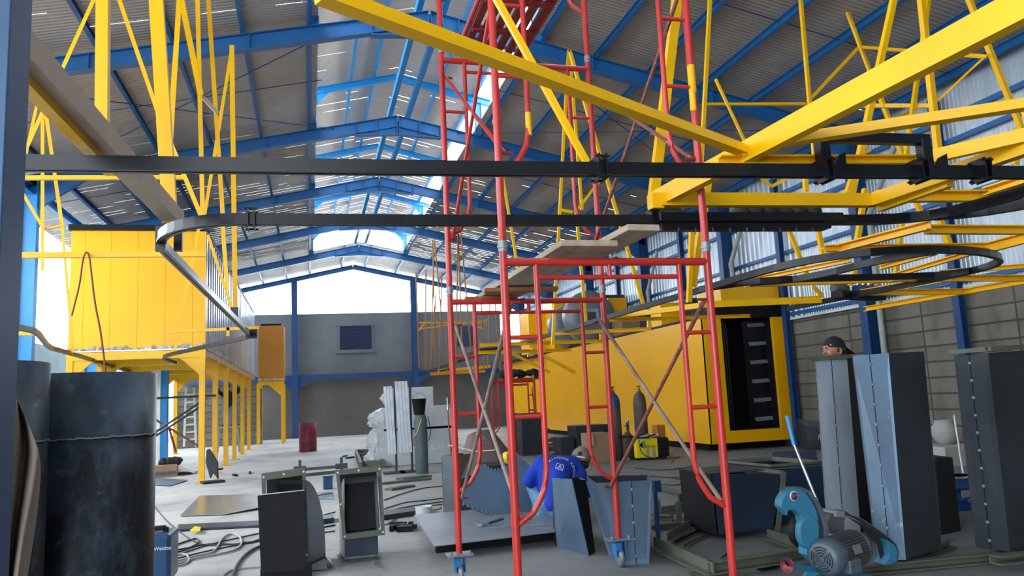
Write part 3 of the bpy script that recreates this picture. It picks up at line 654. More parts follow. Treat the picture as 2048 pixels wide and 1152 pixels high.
# ================================================================== RED SCAFFOLD TOWER
XA, XB = 1.065, 2.335
YB, YN = 5.95, 4.2
tower = thing('scaffold_tower', 'red tubular scaffold tower on blue castors in the middle of the hall', 'scaffold', ((XA+XB)/2, (YB+YN)/2, 0))
R0 = .0235
def scaf_frame(y, z0, z1, parent, xa=XA, xb=XB, r=R0, pale=None, top=True):
    """walk-through frame: two posts, header, arched inner tube with rungs"""
    mb = MB()
    mb.tube([(xa, y, z0), (xa, y, z1+.03)], r); 
    if not pale: mb.tube([(xb, y, z0), (xb, y, z1+.03)], r)
    if top: mb.tube([(xa, y, z1-.03), (xb, y, z1-.03)], r)
    g = .19*(xb-xa)/1.27; H_ = z1-z0
    if top:
        mb.tube([(xa+g, y, z1-.12), (xb-g, y, z1-.12)], r*.6, 8); mb.tube([((xa+xb)/2, y, z1-.12), ((xa+xb)/2, y, z1-.03)], r*.6, 8)
    for s, x in ((1, xa), (-1, xb)):
        zb = z0+.23*H_; 
        P = [Vector((x, y, zb)), Vector((x+s*g*.55, y, zb+.035*H_)), Vector((x+s*g*.9, y, zb+.09*H_)), Vector((x+s*g, y, zb+.15*H_)), Vector((x+s*g, y, z1-.03))]
        P = [P[0]]+smooth_path(P[1:4], 2)+[P[4]]
        mb.tube(P, r*.72, 8)
        for zz in (z1-.46*H_/1.93, z1-.90*H_/1.93): mb.tube([(x, y, zz), (x+s*g, y, zz)], r*.55, 8)
    o = mb.build('frame', 'red', parent)
    if pale: MB().tube([(xb, y, z0), (xb, y, z1+.03)], r).build('worn_post', pale, o)
    for x in (xa, xb): MB().tube([(x, y, z1+.03), (x, y, z1+.09)], r*1.12, 12).tube([(x, y, z1+.05), (x, y, z1+.065)], r*1.35, 12).build('coupler', 'greysteel', o)
    return o
for z0, z1 in ((.22, 2.14), (2.17, 4.13), (4.16, 6.1)):
    for y in (YN, YB): scaf_frame(y, z0, z1, tower)
def brace(a, b, mat, parent, r=.0135):
    a, b = Vector(a), Vector(b); br = MB().tube([a, b], r, 8).build('cross_brace', mat, parent)
    for p in (a, b): MB().tube([p-Vector((.05, 0, 0)), p+Vector((.05, 0, 0))], .009, 6).build('lock_pin', 'reddk', br)
e = .035
for X, s, ms in ((XA, 1, ('steelbrace', 'steelbrace')), (XB, -1, ('rustbrace', 'steelbrace'))):
    brace((X+e*s, YN, 1.88), (X+e*s, YB, .62), ms[0], tower); brace((X+e*s, YB, 1.93), (X+e*s, YN, .70), ms[1], tower)
    brace((X+e*s, YN, 3.85), (X+e*s, YB, 2.6), 'rustbrace' if s < 0 else 'red', tower); brace((X+e*s, YB, 3.95), (X+e*s, YN, 2.75), 'rustbrace' if s < 0 else 'red', tower)
# yellow paint runs and wire ties
for x, y, z, z2, r_ in ((XA, YN, 2.60, 2.65, 1.06), (XB, YN, 3.18, 3.36, 1.03), (XB-.006, YN-.004, 3.06, 3.2, .9), (XA+.19, YN, 2.86, 3.0, .78)): MB().tube([(x, y, z), (x, y, z2)], R0*r_, 10).build('paint_splash', 'yellow', tower)
for x, y, zc in ((XA, YB, 0), (XB, YB, 0), (XA, YN, 0), (XB, YN, 0)):
    s = 1
    MB().box((x, y, .215), (.19, .15, .012)).lathe((x-.07, y-.05, .215), [(.012, 0), (.012, .03)], 6).lathe((x+.07, y-.05, .215), [(.012, 0), (.012, .03)], 6)
    cp_ = MB().box((x, y, .215), (.19, .15, .012)).lathe((x-.07, y-.05, .215), [(.012, 0), (.012, .03)], 6).lathe((x+.07, y-.05, .215), [(.012, 0), (.012, .03)], 6).build('castor', 'greysteel', tower)
    ho = MB()
    ho.box((x-.035, y, .15), (.008, .09, .12)).box((x+.035, y, .15), (.008, .09, .12)).box((x, y, .205), (.08, .10, .012))
    ho.box((x-.02, y-.055, .165), (.05, .02, .06)).build('castor_fork', 'castblue', cp_)
    MB().lathe((x-.022, y, .080), [(.025, 0), (.03, .002), (.07, .004), (.079, .014), (.079, .030), (.07, .040), (.03, .042), (.025, .044)], 24, (1, 0, 0)).build('castor_wheel', 'greysteel', cp_)
    MB().tube([(x, y, .22), (x, y, .30)], R0*.8, 10).build('stem', 'greysteel', tower)
# steel catwalk under the upper lift
dk = thing('steel_catwalk', 'dark red slatted steel catwalk hooked high across the scaffold', 'walkway', ((XA+XB)/2-.1, 5, 4.15))
x0, x1 = XA+.16, XB-.62
zt = 4.155
for i in range(6): MB().box((x0+.02+i*(x1-x0-.04)/5, 5.07, zt), (.055, 1.7, .035)).build('slat', 'reddk', dk)
for y in (5.9, 5.45, 5.0, 4.55, 4.25): MB().box(((x0+x1)/2, y, zt-.02), (x1-x0, .05, .03)).build('cross_member', 'reddk', dk)
for x in (x0-.03, x1+.03): MB().tube([(x, 5.98, zt+.02), (x, 4.17, zt+.02)], .02, 8).build('side_tube', 'red', dk)
tag(MB().tube([(XA+.22, 5.3, 3.3), (XA+.33, 5.0, 5.2)], .018, 8).tube([(XA+.28, 5.9, 3.9), (XA+.75, 4.6, 5.5)], .016, 8).build('leaning_red_tube', 'reddk'), 'thin dark red tubes leaning inside the upper left of the scaffold', 'tube') if False else None
# planks
def plank(name, pts, th, mat, label, n=None):
    P = [Vector(p) for p in pts]; o = MB().slab(P, (0, 0, th)).build(name, mat, bevel=.004); return tag(o, label, 'plank', 'wooden planks on the scaffold')
zt = 2.14
def pk(px, z): return [at(a, b, Z=z) for a, b in px]
def board(a, b, w, th, z0, z1, mat, label):
    a = Vector(a); b = Vector(b); d = (b-a); d.z = 0; s = d.normalized().cross(Z)*w/2
    o = MB().hexa([a-s, b-s, b+s, a+s], [a-s+Z*th, b-s+Z*th, b+s+Z*th, a+s+Z*th]).build('scaffold_plank', mat, bevel=.004)
    return tag(o, label, 'plank', 'wooden planks on the scaffold')
board(at(985, 603, Z=2.17), at(1180, 492, Z=2.17), .34, .035, 0, 0, 'wood', 'widest grey plank lying front to back across both scaffold headers')
board(at(1150, 530, Z=2.21), at(1288, 461, Z=2.21), .19, .035, 0, 0, 'wood', 'grey plank projecting furthest towards the camera to the right')
board((1.25, 5.55, 2.125), (1.80, 5.50, 2.125), .09, .03, 0, 0, 'woodorange', 'orange-brown timber batten crossing under the planks')
board((1.2, 6.03, 2.12), (1.62, 6.03, 2.12), .06, .04, 0, 0, 'woodorange', 'short pale block of timber lying on the back header')
board(at(1195, 492, Z=2.215), at(1228, 491, Z=2.215), .10, .03, 0, 0, 'wood', 'small greenish board end lying across the two planks')
# distant orange scaffold in front of the yellow booth
far_s = thing('scaffold_tower', 'small distant red scaffold with black cloth in front of the yellow booth', 'scaffold', (5.4, 19.5, 0))
yb_, yn_ = 20.0, 18.3
xa_, xb_ = at(985, 800, Y=yn_).x, at(1065, 800, Y=yn_).x
xc_ = at(1100, 800, Y=yn_).x
for y, xa, xb in ((yn_, xa_, xb_+.05), (yb_, xa_+.35, xc_+.12)): scaf_frame(y, .15, at(1000, 760, Y=yn_).z, far_s, xa, xb, .022)
zt_ = at(1000, 760, Y=yn_).z
for X, X2 in ((xa_, xa_+.35), (xb_, xc_+.1)):
    MB().tube([(X, yn_, zt_-.2), (X2, yb_, .5)], .012, 6).build('cross_brace', 'reddk', far_s); MB().tube([(X2, yb_, zt_-.2), (X, yn_, .5)], .012, 6).build('cross_brace', 'reddk', far_s)
MB().box(((xa_+xb_)/2+.4, 19.1, zt_+.02), (xb_-xa_, .5, .04)).build('deck', 'reddk', far_s)
mb = MB()
for i in range(14):
    c = Vector(((xa_+xb_)/2+.35+R_.uniform(-.42, .42), 19.1+R_.uniform(-.15, .15), zt_+.06+R_.uniform(0, .12)))
    mb.lathe(c, [(.02, -.06), (.13, -.03), (.15, .03), (.05, .1)], 7, (R_.uniform(-.5, .5), R_.uniform(-.5, .5), 1))
tag(mb.build('black_cloth', 'darkcloth'), 'heap of black cloth on top of the small distant scaffold', 'cloth')

# ================================================================== LEFT OVEN ON LEGS
Y0, Y1 = 16.6, 31.0
xl, xr = at(137, 600, Y=Y0).x, at(412, 600, Y=Y0).x
zb, zt = 2.66, at(300, 462, Y=Y0).z
ov = thing('drying_oven', 'tall yellow cabinet with silver side raised on yellow legs at left', 'oven', ((xl+xr)/2, Y0, 0))
fx = [at(x, 600, Y=Y0).x for x in (138, 167, 220, 275, 330, 385, 411)]
for a, b in zip(fx, fx[1:]): MB().box(((a+b)/2, Y0+.05, (zb+zt)/2), (b-a-.004, .1, zt-zb)).build('front_panel', 'booth_pale', ov)
MB().box(((xl+xr)/2, (Y0+Y1)/2+.1, (zb+zt)/2), (xr-xl-.12, Y1-Y0-.1, zt-zb-.02)).build('core', 'blackmat', ov)
mb = MB(); pr = []; y = Y0+.1
while y < Y1: pr += [(y, 0), (y+.22, 0), (y+.26, .03), (y+.38, .03), (y+.42, 0)]; y += .42
for X, s in ((xr-.06, 1), (xl+.06, -1)):
    k = len(pr); vs = [(X+s*d, yy, zb) for yy, d in pr]+[(X+s*d, yy, zt) for yy, d in pr]
    mb.add(vs, [(i, i+1, k+i+1, k+i) for i in range(k-1)])
mb.build('side_cladding', 'galv', ov)
MB().box(((xl+xr)/2-.1, Y0+.02, zt+.055), (xr-xl-.15, .18, .11)).build('top_trim', 'blackmat', ov)
MB().box((xl+.08, (Y0+Y1)/2, zt+.05), (.12, Y1-Y0, .10)).build('top_trim', 'blackmat', ov); MB().box((xr-.08, (Y0+Y1)/2, zt+.03), (.12, Y1-Y0-.2, .06)).build('top_trim', 'blackmat', ov)
# torn foil along the bottom edge
def foil(p0, p1, parent, n=70):
    mb = MB(); p0, p1 = Vector(p0), Vector(p1); d = (p1-p0); nrm_ = d.normalized().cross(Z)
    for i in range(n):
        a = p0+d*(i/n); b = p0+d*((i+1)/n); h = R_.uniform(.02, .11); w = R_.uniform(-.03, .05)
        mb.slab([a, b, b+Z*h+nrm_*w, a+Z*R_.uniform(.02, .1)+nrm_*w*.5], nrm_*.004)
    mb.build('torn_foil_edge', 'foil', parent)
foil((xl, Y0-.01, zb-.03), (xr, Y0-.01, zb-.03), ov, 40); foil((xr+.01, Y0, zb-.05), (xr+.01, Y1, zb-.05), ov, 110)
ly = [16.62, 18.86, 21.2, 23.55, 26.2, 28.95]
for X in (xl+.06, xr-.06):
    for y in ly:
        MB().box((X, y, 1.23), (.11, .11, 2.44)).box((X, y, .008), (.26, .24, .015)).build('leg', 'yellow', ov)
for y in ly:
    MB().box(((xl+xr)/2, y, 2.52), (xr-xl, .10, .15)).build('cross_beam', 'yellow', ov)
    for X, s in ((xl+.11, 1), (xr-.11, -1)): MB().slab([(X, y-.03, 2.45), (X+s*.4, y-.03, 2.45), (X+s*.3, y-.03, 2.38), (X, y-.03, 2.1)], (0, .06, 0)).build('corner_gusset', 'yellow', ov)
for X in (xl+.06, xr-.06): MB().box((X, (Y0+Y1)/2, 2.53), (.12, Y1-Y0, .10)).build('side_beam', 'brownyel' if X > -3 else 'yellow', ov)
MB().box(((xl+xr)/2, (Y0+Y1)/2, 2.63), (xr-xl-.1, Y1-Y0, .04)).build('underside_panel', 'galv', ov)
for y in (17.7, 20.0, 22.4, 25): MB().box(((xl+xr)/2, y, 2.56), (xr-xl, .3, .06)).build('underside_channel', 'white', ov)
# second, smaller cabinet in line at the end
a, b = at(516, 652, Y=32.2), at(568, 760, Y=32.2)
t = thing('duct_cabinet', 'small ochre cabinet on yellow legs beyond the far end of the raised oven', 'cabinet', ((a.x+b.x)/2, 32.2, 0))
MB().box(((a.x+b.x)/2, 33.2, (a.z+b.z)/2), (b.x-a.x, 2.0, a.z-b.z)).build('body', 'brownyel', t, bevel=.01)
MB().box(((a.x+b.x)/2, 33.2, a.z+.04), (b.x-a.x-.2, 1.8, .1)).build('top_trim', 'blackmat', t)
foil((a.x, 32.17, b.z), (b.x, 32.17, b.z), t, 16)
MB().box(((a.x+b.x)/2, 32.3, b.z-.1), (b.x-a.x, .1, .14)).build('cross_beam', 'yellow', t)
for y in (32.3, 34.1): MB().box((b.x-.06, y, (b.z-.1)/2), (.12, .12, b.z-.1)).build('leg', 'yellow', t)
for y in (32.3, 34.1): MB().box((a.x+.0, y, (b.z-.1)/2), (.12, .12, b.z-.1)).build('leg', 'yellow', t)
MB().slab([(b.x-.12, 32.28, b.z-.16), (b.x-.6, 32.28, b.z-.16), (b.x-.12, 32.28, b.z-.6)], (0, .06, 0)).build('corner_gusset', 'yellow', t)

# ================================================================== RIGHT YELLOW BOOTH
C = at(1425, 889, Z=.16); D = at(1604, 879, Y=C.y); tC = at(1402, 637, Y=C.y).z; xs, xe, yc = C.x, D.x, C.y
E1 = 34.0
bo = thing('spray_booth', 'large yellow booth with black louvred opening along the right wall', 'booth', (xs, yc, 0))
MB().box(((xs+xe)/2, (yc+E1)/2+.15, .08), (xe-xs-.3, E1-yc-.5, .16)).build('plinth', 'blackmat', bo)
j1, j2, jb = at(1461, 862, Y=yc), at(1566, 857, Y=yc), .0
jx1, jx2, jz = at(1450, 740, Y=yc).x+.0, at(1553, 740, Y=yc).x, at(1461, 862, Y=yc).z
MB().box(((xs+jx1)/2, yc+.04, (.16+tC)/2), (jx1-xs, .08, tC-.16)).build('front_jamb', 'booth', bo, bevel=.006)
MB().box(((jx2+xe)/2, yc+.04, (.16+tC)/2), (xe-jx2, .08, tC-.16)).build('front_jamb', 'brownyel', bo, bevel=.006) if False else MB().box(((jx2+xe)/2, yc+.04, (.16+tC)/2), (xe-jx2, .08, tC-.16)).build('front_jamb', 'booth', bo, bevel=.006)
MB().box(((jx1+jx2)/2, yc+.04, (.16+jz)/2), (jx2-jx1-.002, .08, jz-.16)).build('front_sill', 'booth', bo)
# side wall: flat panels with joints
ys = [yc, 17.6, 19.2, 20.8, 22.4, 24, 25.6, 27.2, 28.8, 30.4, 32, E1]
for i, (a, b) in enumerate(zip(ys, ys[1:])):
    off = 0 if i < 7 else .25
    MB().box((xs+.04+off, (a+b)/2, (.16+tC)/2), (.08, b-a-.003, tC-.16)).build('side_panel', 'booth', bo)
MB().box((xe-.04, (yc+E1)/2, (.16+tC)/2), (.08, E1-yc, tC-.16)).build('side_panel', 'booth', bo)
MB().box(((xs+xe)/2, (yc+E1)/2, tC+.03), (xe-xs-.02, E1-yc, .06)).build('roof_panel', 'blackmat', bo)
# black interior lining
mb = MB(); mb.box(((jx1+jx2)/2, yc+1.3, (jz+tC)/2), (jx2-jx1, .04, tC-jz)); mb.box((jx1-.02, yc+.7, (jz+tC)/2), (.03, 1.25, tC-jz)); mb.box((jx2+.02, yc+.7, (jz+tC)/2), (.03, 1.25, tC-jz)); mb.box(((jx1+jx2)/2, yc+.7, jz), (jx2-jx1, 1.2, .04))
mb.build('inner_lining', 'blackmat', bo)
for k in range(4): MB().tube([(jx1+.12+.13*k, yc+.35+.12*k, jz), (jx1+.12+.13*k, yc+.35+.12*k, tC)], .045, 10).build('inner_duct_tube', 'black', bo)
lx1, lx2 = at(1500, 700, Y=yc+.3).x, at(1545, 700, Y=yc+.3).x
MB().box(((lx1+lx2)/2+.05, yc+.36, (jz+tC)/2), (lx2-lx1+.35, .03, tC-jz-.1)).build('louvre_panel', 'black', bo)
for k, yy in enumerate((650, 687, 724, 762, 800, 838)):
    z = at(1523, yy, Y=yc+.3).z
    MB().slab([(lx1, yc+.30, z-.045), (lx2, yc+.30, z-.02), (lx2, yc+.345, z+.06), (lx1, yc+.345, z+.04)], (0, .006, 0)).build('louvre', 'greysteel', bo)
# header, hood and upper duct
hd1, hd2 = at(1425, 634, Y=yc), at(1577, 604, Y=yc)
MB().box(((hd1.x+hd2.x)/2, yc+.5, (tC+hd2.z)/2+.04), (hd2.x-hd1.x, 1.0, hd2.z-tC)).build('header_box', 'blackmat', bo)
h1, h2 = at(1440, 572, Y=yc-.1), at(1560, 606, Y=yc-.1)
MB().box(((h1.x+h2.x)/2, yc+.4, (h1.z+h2.z)/2), (h2.x-h1.x, 1.0, h1.z-h2.z)).build('upper_hood', 'booth', bo, bevel=.008)
u1, u2 = at(1560, 572, Y=yc-.05), at(1577, 625, Y=yc-.05)
MB().box(((u1.x+u2.x)/2, yc+.2, (u1.z+u2.z)/2), (u2.x-u1.x, .4, u1.z-u2.z)).build('corner_post', 'blackmat', bo)
# plant on top of the booth: each its own thing
def pbox(name, a, b, y, dy, mat, label, cat, group=None, bev=.01):
    A, B = at(a[0], a[1], Y=y), at(b[0], b[1], Y=y)
    o = MB().box(((A.x+B.x)/2, y+dy/2, (A.z+B.z)/2), (abs(B.x-A.x), dy, abs(A.z-B.z))).build(name, mat, bevel=bev)
    return tag(o, label, cat, group)
zroof = tC+.06
def ontop(name, x0p, x1p, ytop, y, dy, mat, label, cat):
    A, B = at(x0p, ytop, Y=y), at(x1p, ytop, Y=y)
    return tag(MB().box(((A.x+B.x)/2, y+dy/2, (A.z+zroof)/2+.003), (B.x-A.x, dy, A.z-zroof)).build(name, mat, bevel=.01), label, cat)
ontop('duct_section', 1320, 1372, 606, 17.6, .6, 'booth_pale', 'pale yellow box duct on the booth roof beside the black header', 'duct')
ontop('dark_crate', 1376, 1396, 596, 17.2, .5, 'darksteel', 'dark grey upright plate box on the booth roof next to the pale yellow duct', 'box')
ontop('cardboard_box', 1243, 1290, 630, 21.5, .8, 'card', 'brown cardboard box lying on the booth roof', 'box')
ontop('steel_box', 1292, 1305, 622, 20.6, .5, 'darksteel', 'dark steel box next to the cardboard box on the booth roof', 'box')
q = at(1182, 648, Y=22.4); q.z = max(q.z, zroof+.78)
fh = thing('blower_fan', 'round grey blower housing with square motor plate on the booth roof', 'fan', (q.x, 22.4, zroof))
MB().lathe(q, [(.3, 0), (.78, .0), (.80, .04), (.80, .36), (.78, .40), (.3, .40)], 32, (0, 1, 0)).build('housing', 'greysteel', fh)
MB().box(q+Vector((0, -.04, .02)), (.5, .06, .42)).build('motor_plate', 'galv', fh); MB().box(q+Vector((-.02, -.12, .0)), (.26, .14, .22)).build('motor', 'motordust', fh)
q2 = at(1140, 640, Y=24.5); q2.z = zroof+.7
MB().lathe(q2, [(.3, 0), (.70, .0), (.72, .3), (.3, .32)], 28, (0, 1, 0)).build('rear_housing', 'greysteel', fh)
ontop('yellow_duct', 1216, 1253, 596, 22.6, 1.2, 'booth', 'yellow box duct behind the round blower housing', 'duct')
ontop('yellow_duct', 1056, 1102, 622, 27.5, 1.2, 'booth_pale', 'pale yellow duct elbow on the booth roof, leftmost of the ducts', 'duct')
ontop('yellow_duct', 1104, 1142, 602, 26.5, 1.2, 'booth', 'upright yellow duct between the pale elbow and the round blower', 'duct')
ontop('roof_fan_cover', 1206, 1248, 590, 24.2, 1.0, 'darksteel', 'dark cap plate above the yellow duct behind the blower', 'cover')
# navy angle rack of dark plates beside the booth right end
a = at(1608, 870, Y=14.5); a.x = 9.86
pk_ = MB()
for k in range(4): pk_.slab([(a.x+.03*k, 14.3+.1*k, .02), (a.x+.4+.02*k, 14.1+.1*k, .02), (a.x+.4+.02*k, 14.3+.1*k, .55-.08*k), (a.x+.05+.03*k, 14.6+.1*k, .62-.08*k)], (0, .02, 0))
tag(pk_.build('plate_stack', 'darksteel'), 'dark steel plates leaning by the block wall right of the booth', 'steel plate', kind=None)

# ================================================================== FLOOR OBJECTS, MIDDLE AND BACK
t = thing('oil_drum', 'dark red steel drum standing alone on the floor near the back wall', 'drum', at(616, 904, Z=0))
dd = (at(634, 880, Y=25.2).x-at(598, 880, Y=25.2).x)/2; c = at(616, 904, Z=0)+Vector((0, dd, 0)); hh = .88
MB().lathe(c, [(dd, .0), (dd, .28*1), (dd*1.03, .30), (dd, .32), (dd, .57), (dd*1.03, .59), (dd, .61), (dd, hh), (dd*.96, hh), (dd*.96, hh-.02), (0.001, hh-.02)], 28).build('body', 'maroon', t)
MB().lathe(c+Vector((dd*.5, 0, hh-.02)), [(.03, 0), (.03, .02)], 8).build('bung', 'greysteel', t)
tag(MB().lathe(at(541, 874, Z=0), [(.14, 0), (.15, .02), (.15, .36), (.16, .38)], 16).build('bucket', 'white'), 'small pale bucket at the foot of the back wall', 'bucket')
tag(MB().box(at(735, 855, Z=0)+Vector((0, .2, .18)), (1.0, .4, .36)).box(at(735, 855, Z=0)+Vector((0, -.02, .18)), (.8, .03, .26)).build('metal_crate', 'blackmat'), 'low dark crate against the back wall left of the wrapped boxes', 'crate')
# yellow-legged stack of wrapped panels
def wrapped(xa, xb, ya, yb, y, dy, label):
    A, B = at(xa, ya, Y=y), at(xb, yb, Y=y); A.z = A.z
    mb = MB(); W_, Hh = B.x-A.x, A.z-B.z
    nx, nz = 10, 5; 
    x0, x1, z0, z1 = A.x, B.x, max(B.z, 0), A.z
    mb.box(((x0+x1)/2, y+dy/2, (z0+z1)/2), (x1-x0, dy, z1-z0-.01))
    # crumpled film tail at the left end
    o = mb.build('wrapped_panel_stack', 'plastic', bevel=.02); tag(o, label, 'wrapped stack', 'plastic-wrapped panel stacks')
    fl = MB()
    for k in range(6):
        zc = z0+(z1-z0)*(k+.5)/6
        pass
    zc = (z0+z1)/2; hh_ = (z1-z0)*.5; n1, n2 = 9, 8; vs = []
    tip = R_.uniform(.22, .42)
    for i in range(n1):
        for j in range(n2+1):
            u = i/(n1-1); a_ = PI*j/n2; w_ = tip*math.sin(u*PI)**.7*(.6+.4*R_.random()); vs.append(Vector((x0+.02-w_*math.sin(a_), y+.35-.38*math.cos(a_)*(.5+.5*math.sin(u*PI)), zc-hh_+2*hh_*u+R_.uniform(-.03, .03))))
    fl.add(vs, [(i*(n2+1)+j, i*(n2+1)+j+1, (i+1)*(n2+1)+j+1, (i+1)*(n2+1)+j) for i in range(n1-1) for j in range(n2)], False)
    fl.build('loose_film', 'plastic', o)
    return o
yy = 17.4
wrapped(782, 868, 776, 816, yy, .9, 'topmost plastic-wrapped panel stack, narrower than those below')
wrapped(765, 912, 816, 857, yy, 1.0, 'second plastic-wrapped panel stack from the top')
wrapped(752, 908, 857, 904, yy, 1.0, 'third plastic-wrapped panel stack from the top')
wrapped(745, 905, 904, 950, yy-.05, 1.1, 'lowest plastic-wrapped panel stack on the floor')
for (px, w_, ytop, ybot, lab) in ((775, .17, 773, 909, 'left bundle of upright bright galvanised strips on a black pole'), (797, .26, 763, 906, 'right bundle of upright bright galvanised strips on a black pole')):
    y = 15.6; A, B = at(px-8, ytop, Y=y), at(px-2, ybot, Y=y)
    base = at(px+12, 955, Y=y); t = thing('galvanised_strip_stand', lab, 'metal strips', (A.x, y, 0), 'bundles of galvanised strips')
    n = 3 if w_ < .2 else 4
    for k in range(n):
        xx = A.x+k*w_/n; MB().hexa([(xx+.06, y, B.z), (xx+.06+w_/n-.01, y, B.z), (xx+.06+w_/n-.01, y+.05, B.z), (xx+.06, y+.05, B.z)], [(xx, y, A.z-.03*k % .05), (xx+w_/n-.01, y, A.z), (xx+w_/n-.01, y+.05, A.z), (xx, y+.05, A.z)]).build('strip', 'galvbright', t)
    MB().box((A.x+w_+.05, y+.06, A.z/2+.02), (.04, .04, A.z+.1)).build('pole', 'darksteel', t); MB().box((A.x+w_+.0, y+.05, .02), (.4, .35, .03)).build('foot', 'darksteel', t)
# gas cylinder with bucket
c = at(846, 948, Z=0)+Vector((0, .12, 0)); r = .125
t = thing('gas_cylinder', 'tall blue-grey gas cylinder standing before the wrapped stacks', 'gas cylinder', c)
zt_ = at(846, 822, Y=c.y).z
MB().lathe(c, [(r*.96, 0), (r, .02), (r, zt_-.18), (r*.8, zt_-.08), (r*.4, zt_), (r*.2, zt_+.02)], 24).build('body', 'cylblue', t)
MB().lathe(c+Vector((0, 0, zt_)), [(.03, 0), (.03, .1)], 8).build('valve', 'copper', t)
b = thing('bucket', 'black bucket perched on top of the blue-grey gas cylinder', 'bucket', c+Vector((-.02, 0, zt_-.02)))
zb_ = at(846, 824, Y=c.y).z; zt2 = at(846, 798, Y=c.y).z
MB().lathe(c+Vector((-.02, 0, zb_-.05)), [(.10, 0), (.105, .02), (.14, zt2-zb_+.05), (.15, zt2-zb_+.06), (.13, zt2-zb_+.03), (.1, .03)], 20).build('body', 'blackmat', b)
hp_ = [c+Vector((-.02+.13*math.cos(u), 0, zt2-.01+.13*math.sin(u))) for u in [i*PI/10 for i in range(11)]]
MB().tube(hp_, .006, 6).build('handle', 'greysteel', b)
pts = [c+Vector(v) for v in ((.0, -.14, zt_-.15), (-.09, -.15, zt_-.4), (-.16, -.14, .7), (-.16, -.1, .55), (-.12, -.12, .5))]
tag(MB().tube(smooth_path(pts, 2), .008, 6).build('yellow_hose', 'copper'), 'tan hose hanging down the left of the blue-grey gas cylinder', 'hose')
pts = [c+Vector(v) for v in ((.14, -.02, zt_-.1), (.19, -.05, zt_-.4), (.18, -.05, .75), (.12, -.12, .6))]
tag(MB().tube(smooth_path(pts, 2), .008, 6).build('black_hose', 'cable'), 'dark hose hanging down the right of the blue-grey gas cylinder', 'hose')
# regulator on its red hose
q = at(895, 812, Y=9.4); base = at(902, 912, Y=9.4)
t = thing('gas_regulator', 'chrome gas regulator with round gauge held up on a slim red hose', 'regulator', base)
MB().tube([q+Vector((0, 0, -.05)), q+Vector((0, 0, .1))], .014, 10).build('valve_tube', 'chrome', t)
MB().lathe(q+Vector((.05, -.02, .0)), [(.03, 0), (.032, .005), (.032, .03), (.02, .035)], 18, (0, 1, 0)).build('gauge', 'chrome', t)
MB().lathe(q+Vector((.05, -.02, -.045)), [(.02, 0), (.025, .005), (.025, .06)], 12, (1, 0, 0)).build('gauge_body', 'chrome', t)
MB().tube(smooth_path([q+Vector((0, 0, -.05)), q+Vector((.01, 0, -.3)), base+Vector((.0, 0, .1)), base], 2), .009, 8).build('hose', 'redplastic', t)
# two brown gas cylinders and a third darker one
def gas(px, ybot, ytop, r, mat, label, cap, depth=None):
    c = at(px, ybot, Z=0)+Vector((0, r, 0)); zt = at(px, ytop, Y=c.y).z
    t = thing('gas_cylinder', label, 'gas cylinder', c, 'gas cylinders by the yellow booth')
    MB().lathe(c, [(r*.96, 0), (r, .02), (r, zt-.32), (r*.93, zt-.22), (r*.7, zt-.13), (r*.35, zt-.08), (r*.3, zt-.06)], 24).build('body', mat, t)
    MB().lathe(c+Vector((0, 0, zt-.32)), [(r*1.006, 0), (r*.936, .10), (r*.71, .19), (r*.36, .24)], 24, cap=False).build('shoulder', cap, t)
    MB().lathe(c+Vector((0, 0, zt-.08)), [(.045, 0), (.045, .05), (.02, .055), (.02, .12)], 10).build('valve', 'redplastic' if cap == 'bluecol' else 'copper', t)
    MB().lathe(c+Vector((0, 0, zt+.04)), [(.05, 0), (.05, .015)], 10).build('hand_wheel', 'blackmat', t)
    return c
gas(1239, 921, 778, .142, 'cyl', 'brown gas cylinder with blue shoulder left of the yellow welder', 'bluecol')
gas(1292, 912, 776, .142, 'cyl', 'brown gas cylinder with dull ochre shoulder directly behind the yellow welder', 'cyl')
c3_ = gas(1262, 914, 856, .13, 'cyl', 'short dark gas cylinder between the two tall brown ones', 'cyl')
q = at(1256, 846, Y=c3_.y); t = thing('gas_regulator', 'blue regulator with clear flow tube between the brown gas cylinders', 'regulator', q)
MB().tube([q+Vector((0, 0, -.22)), q+Vector((0, 0, .05))], .022, 8).build('flow_tube', 'castblue', t); MB().lathe(q+Vector((-.04, -.02, -.02)), [(.03, 0), (.035, .03)], 14, (0, -1, 0)).build('gauge', 'castblue', t); MB().lathe(q+Vector((0, 0, .05)), [(.015, 0), (.02, .03), (.01, .05)], 10).build('knob', 'white', t)
# boxes round them
def onfloor(name, xa, xb, ytop, ybot, dy, mat, label, cat, rz=0, bev=.008, group=None):
    A = at(xa, ybot, Z=0); y = A.y; B = at(xb, ybot, Y=y); zt = at((xa+xb)/2, ytop, Y=y).z
    return tag(MB().box(((A.x+B.x)/2, y+dy/2, zt/2+.002), (B.x-A.x, dy, zt), rz).build(name, mat, bevel=bev), label, cat, group), A, B, zt
onfloor('steel_cabinet', 1155, 1222, 850, 915, .6, 'darksteel', 'dark navy steel box behind the cardboard carton', 'box')
o, A, B, zt_ = onfloor('cardboard_box', 1180, 1222, 866, 928, .45, 'card', 'tall open cardboard carton with a folded flap, left of the gas cylinders', 'box')
fl = MB().slab([(A.x-.02, A.y-.02, zt_), (A.x+.10, A.y-.02, zt_), (A.x+.06, A.y-.14, zt_-.22), (A.x-.02, A.y-.12, zt_-.24)], (0, .008, 0)).build('flap', 'card', o)
onfloor('carton', 1165, 1186, 893, 925, .2, 'carton', 'small pale blue carton left of the tall cardboard carton', 'box')
onfloor('steel_box', 1122, 1150, 874, 918, .5, 'darksteel', 'grey steel bin left of the dark navy box', 'box')
onfloor('tall_box_duct', 1030, 1044, 826, 905, .35, 'darksteel', 'narrow dark steel duct standing below the distant scaffold at left', 'duct')
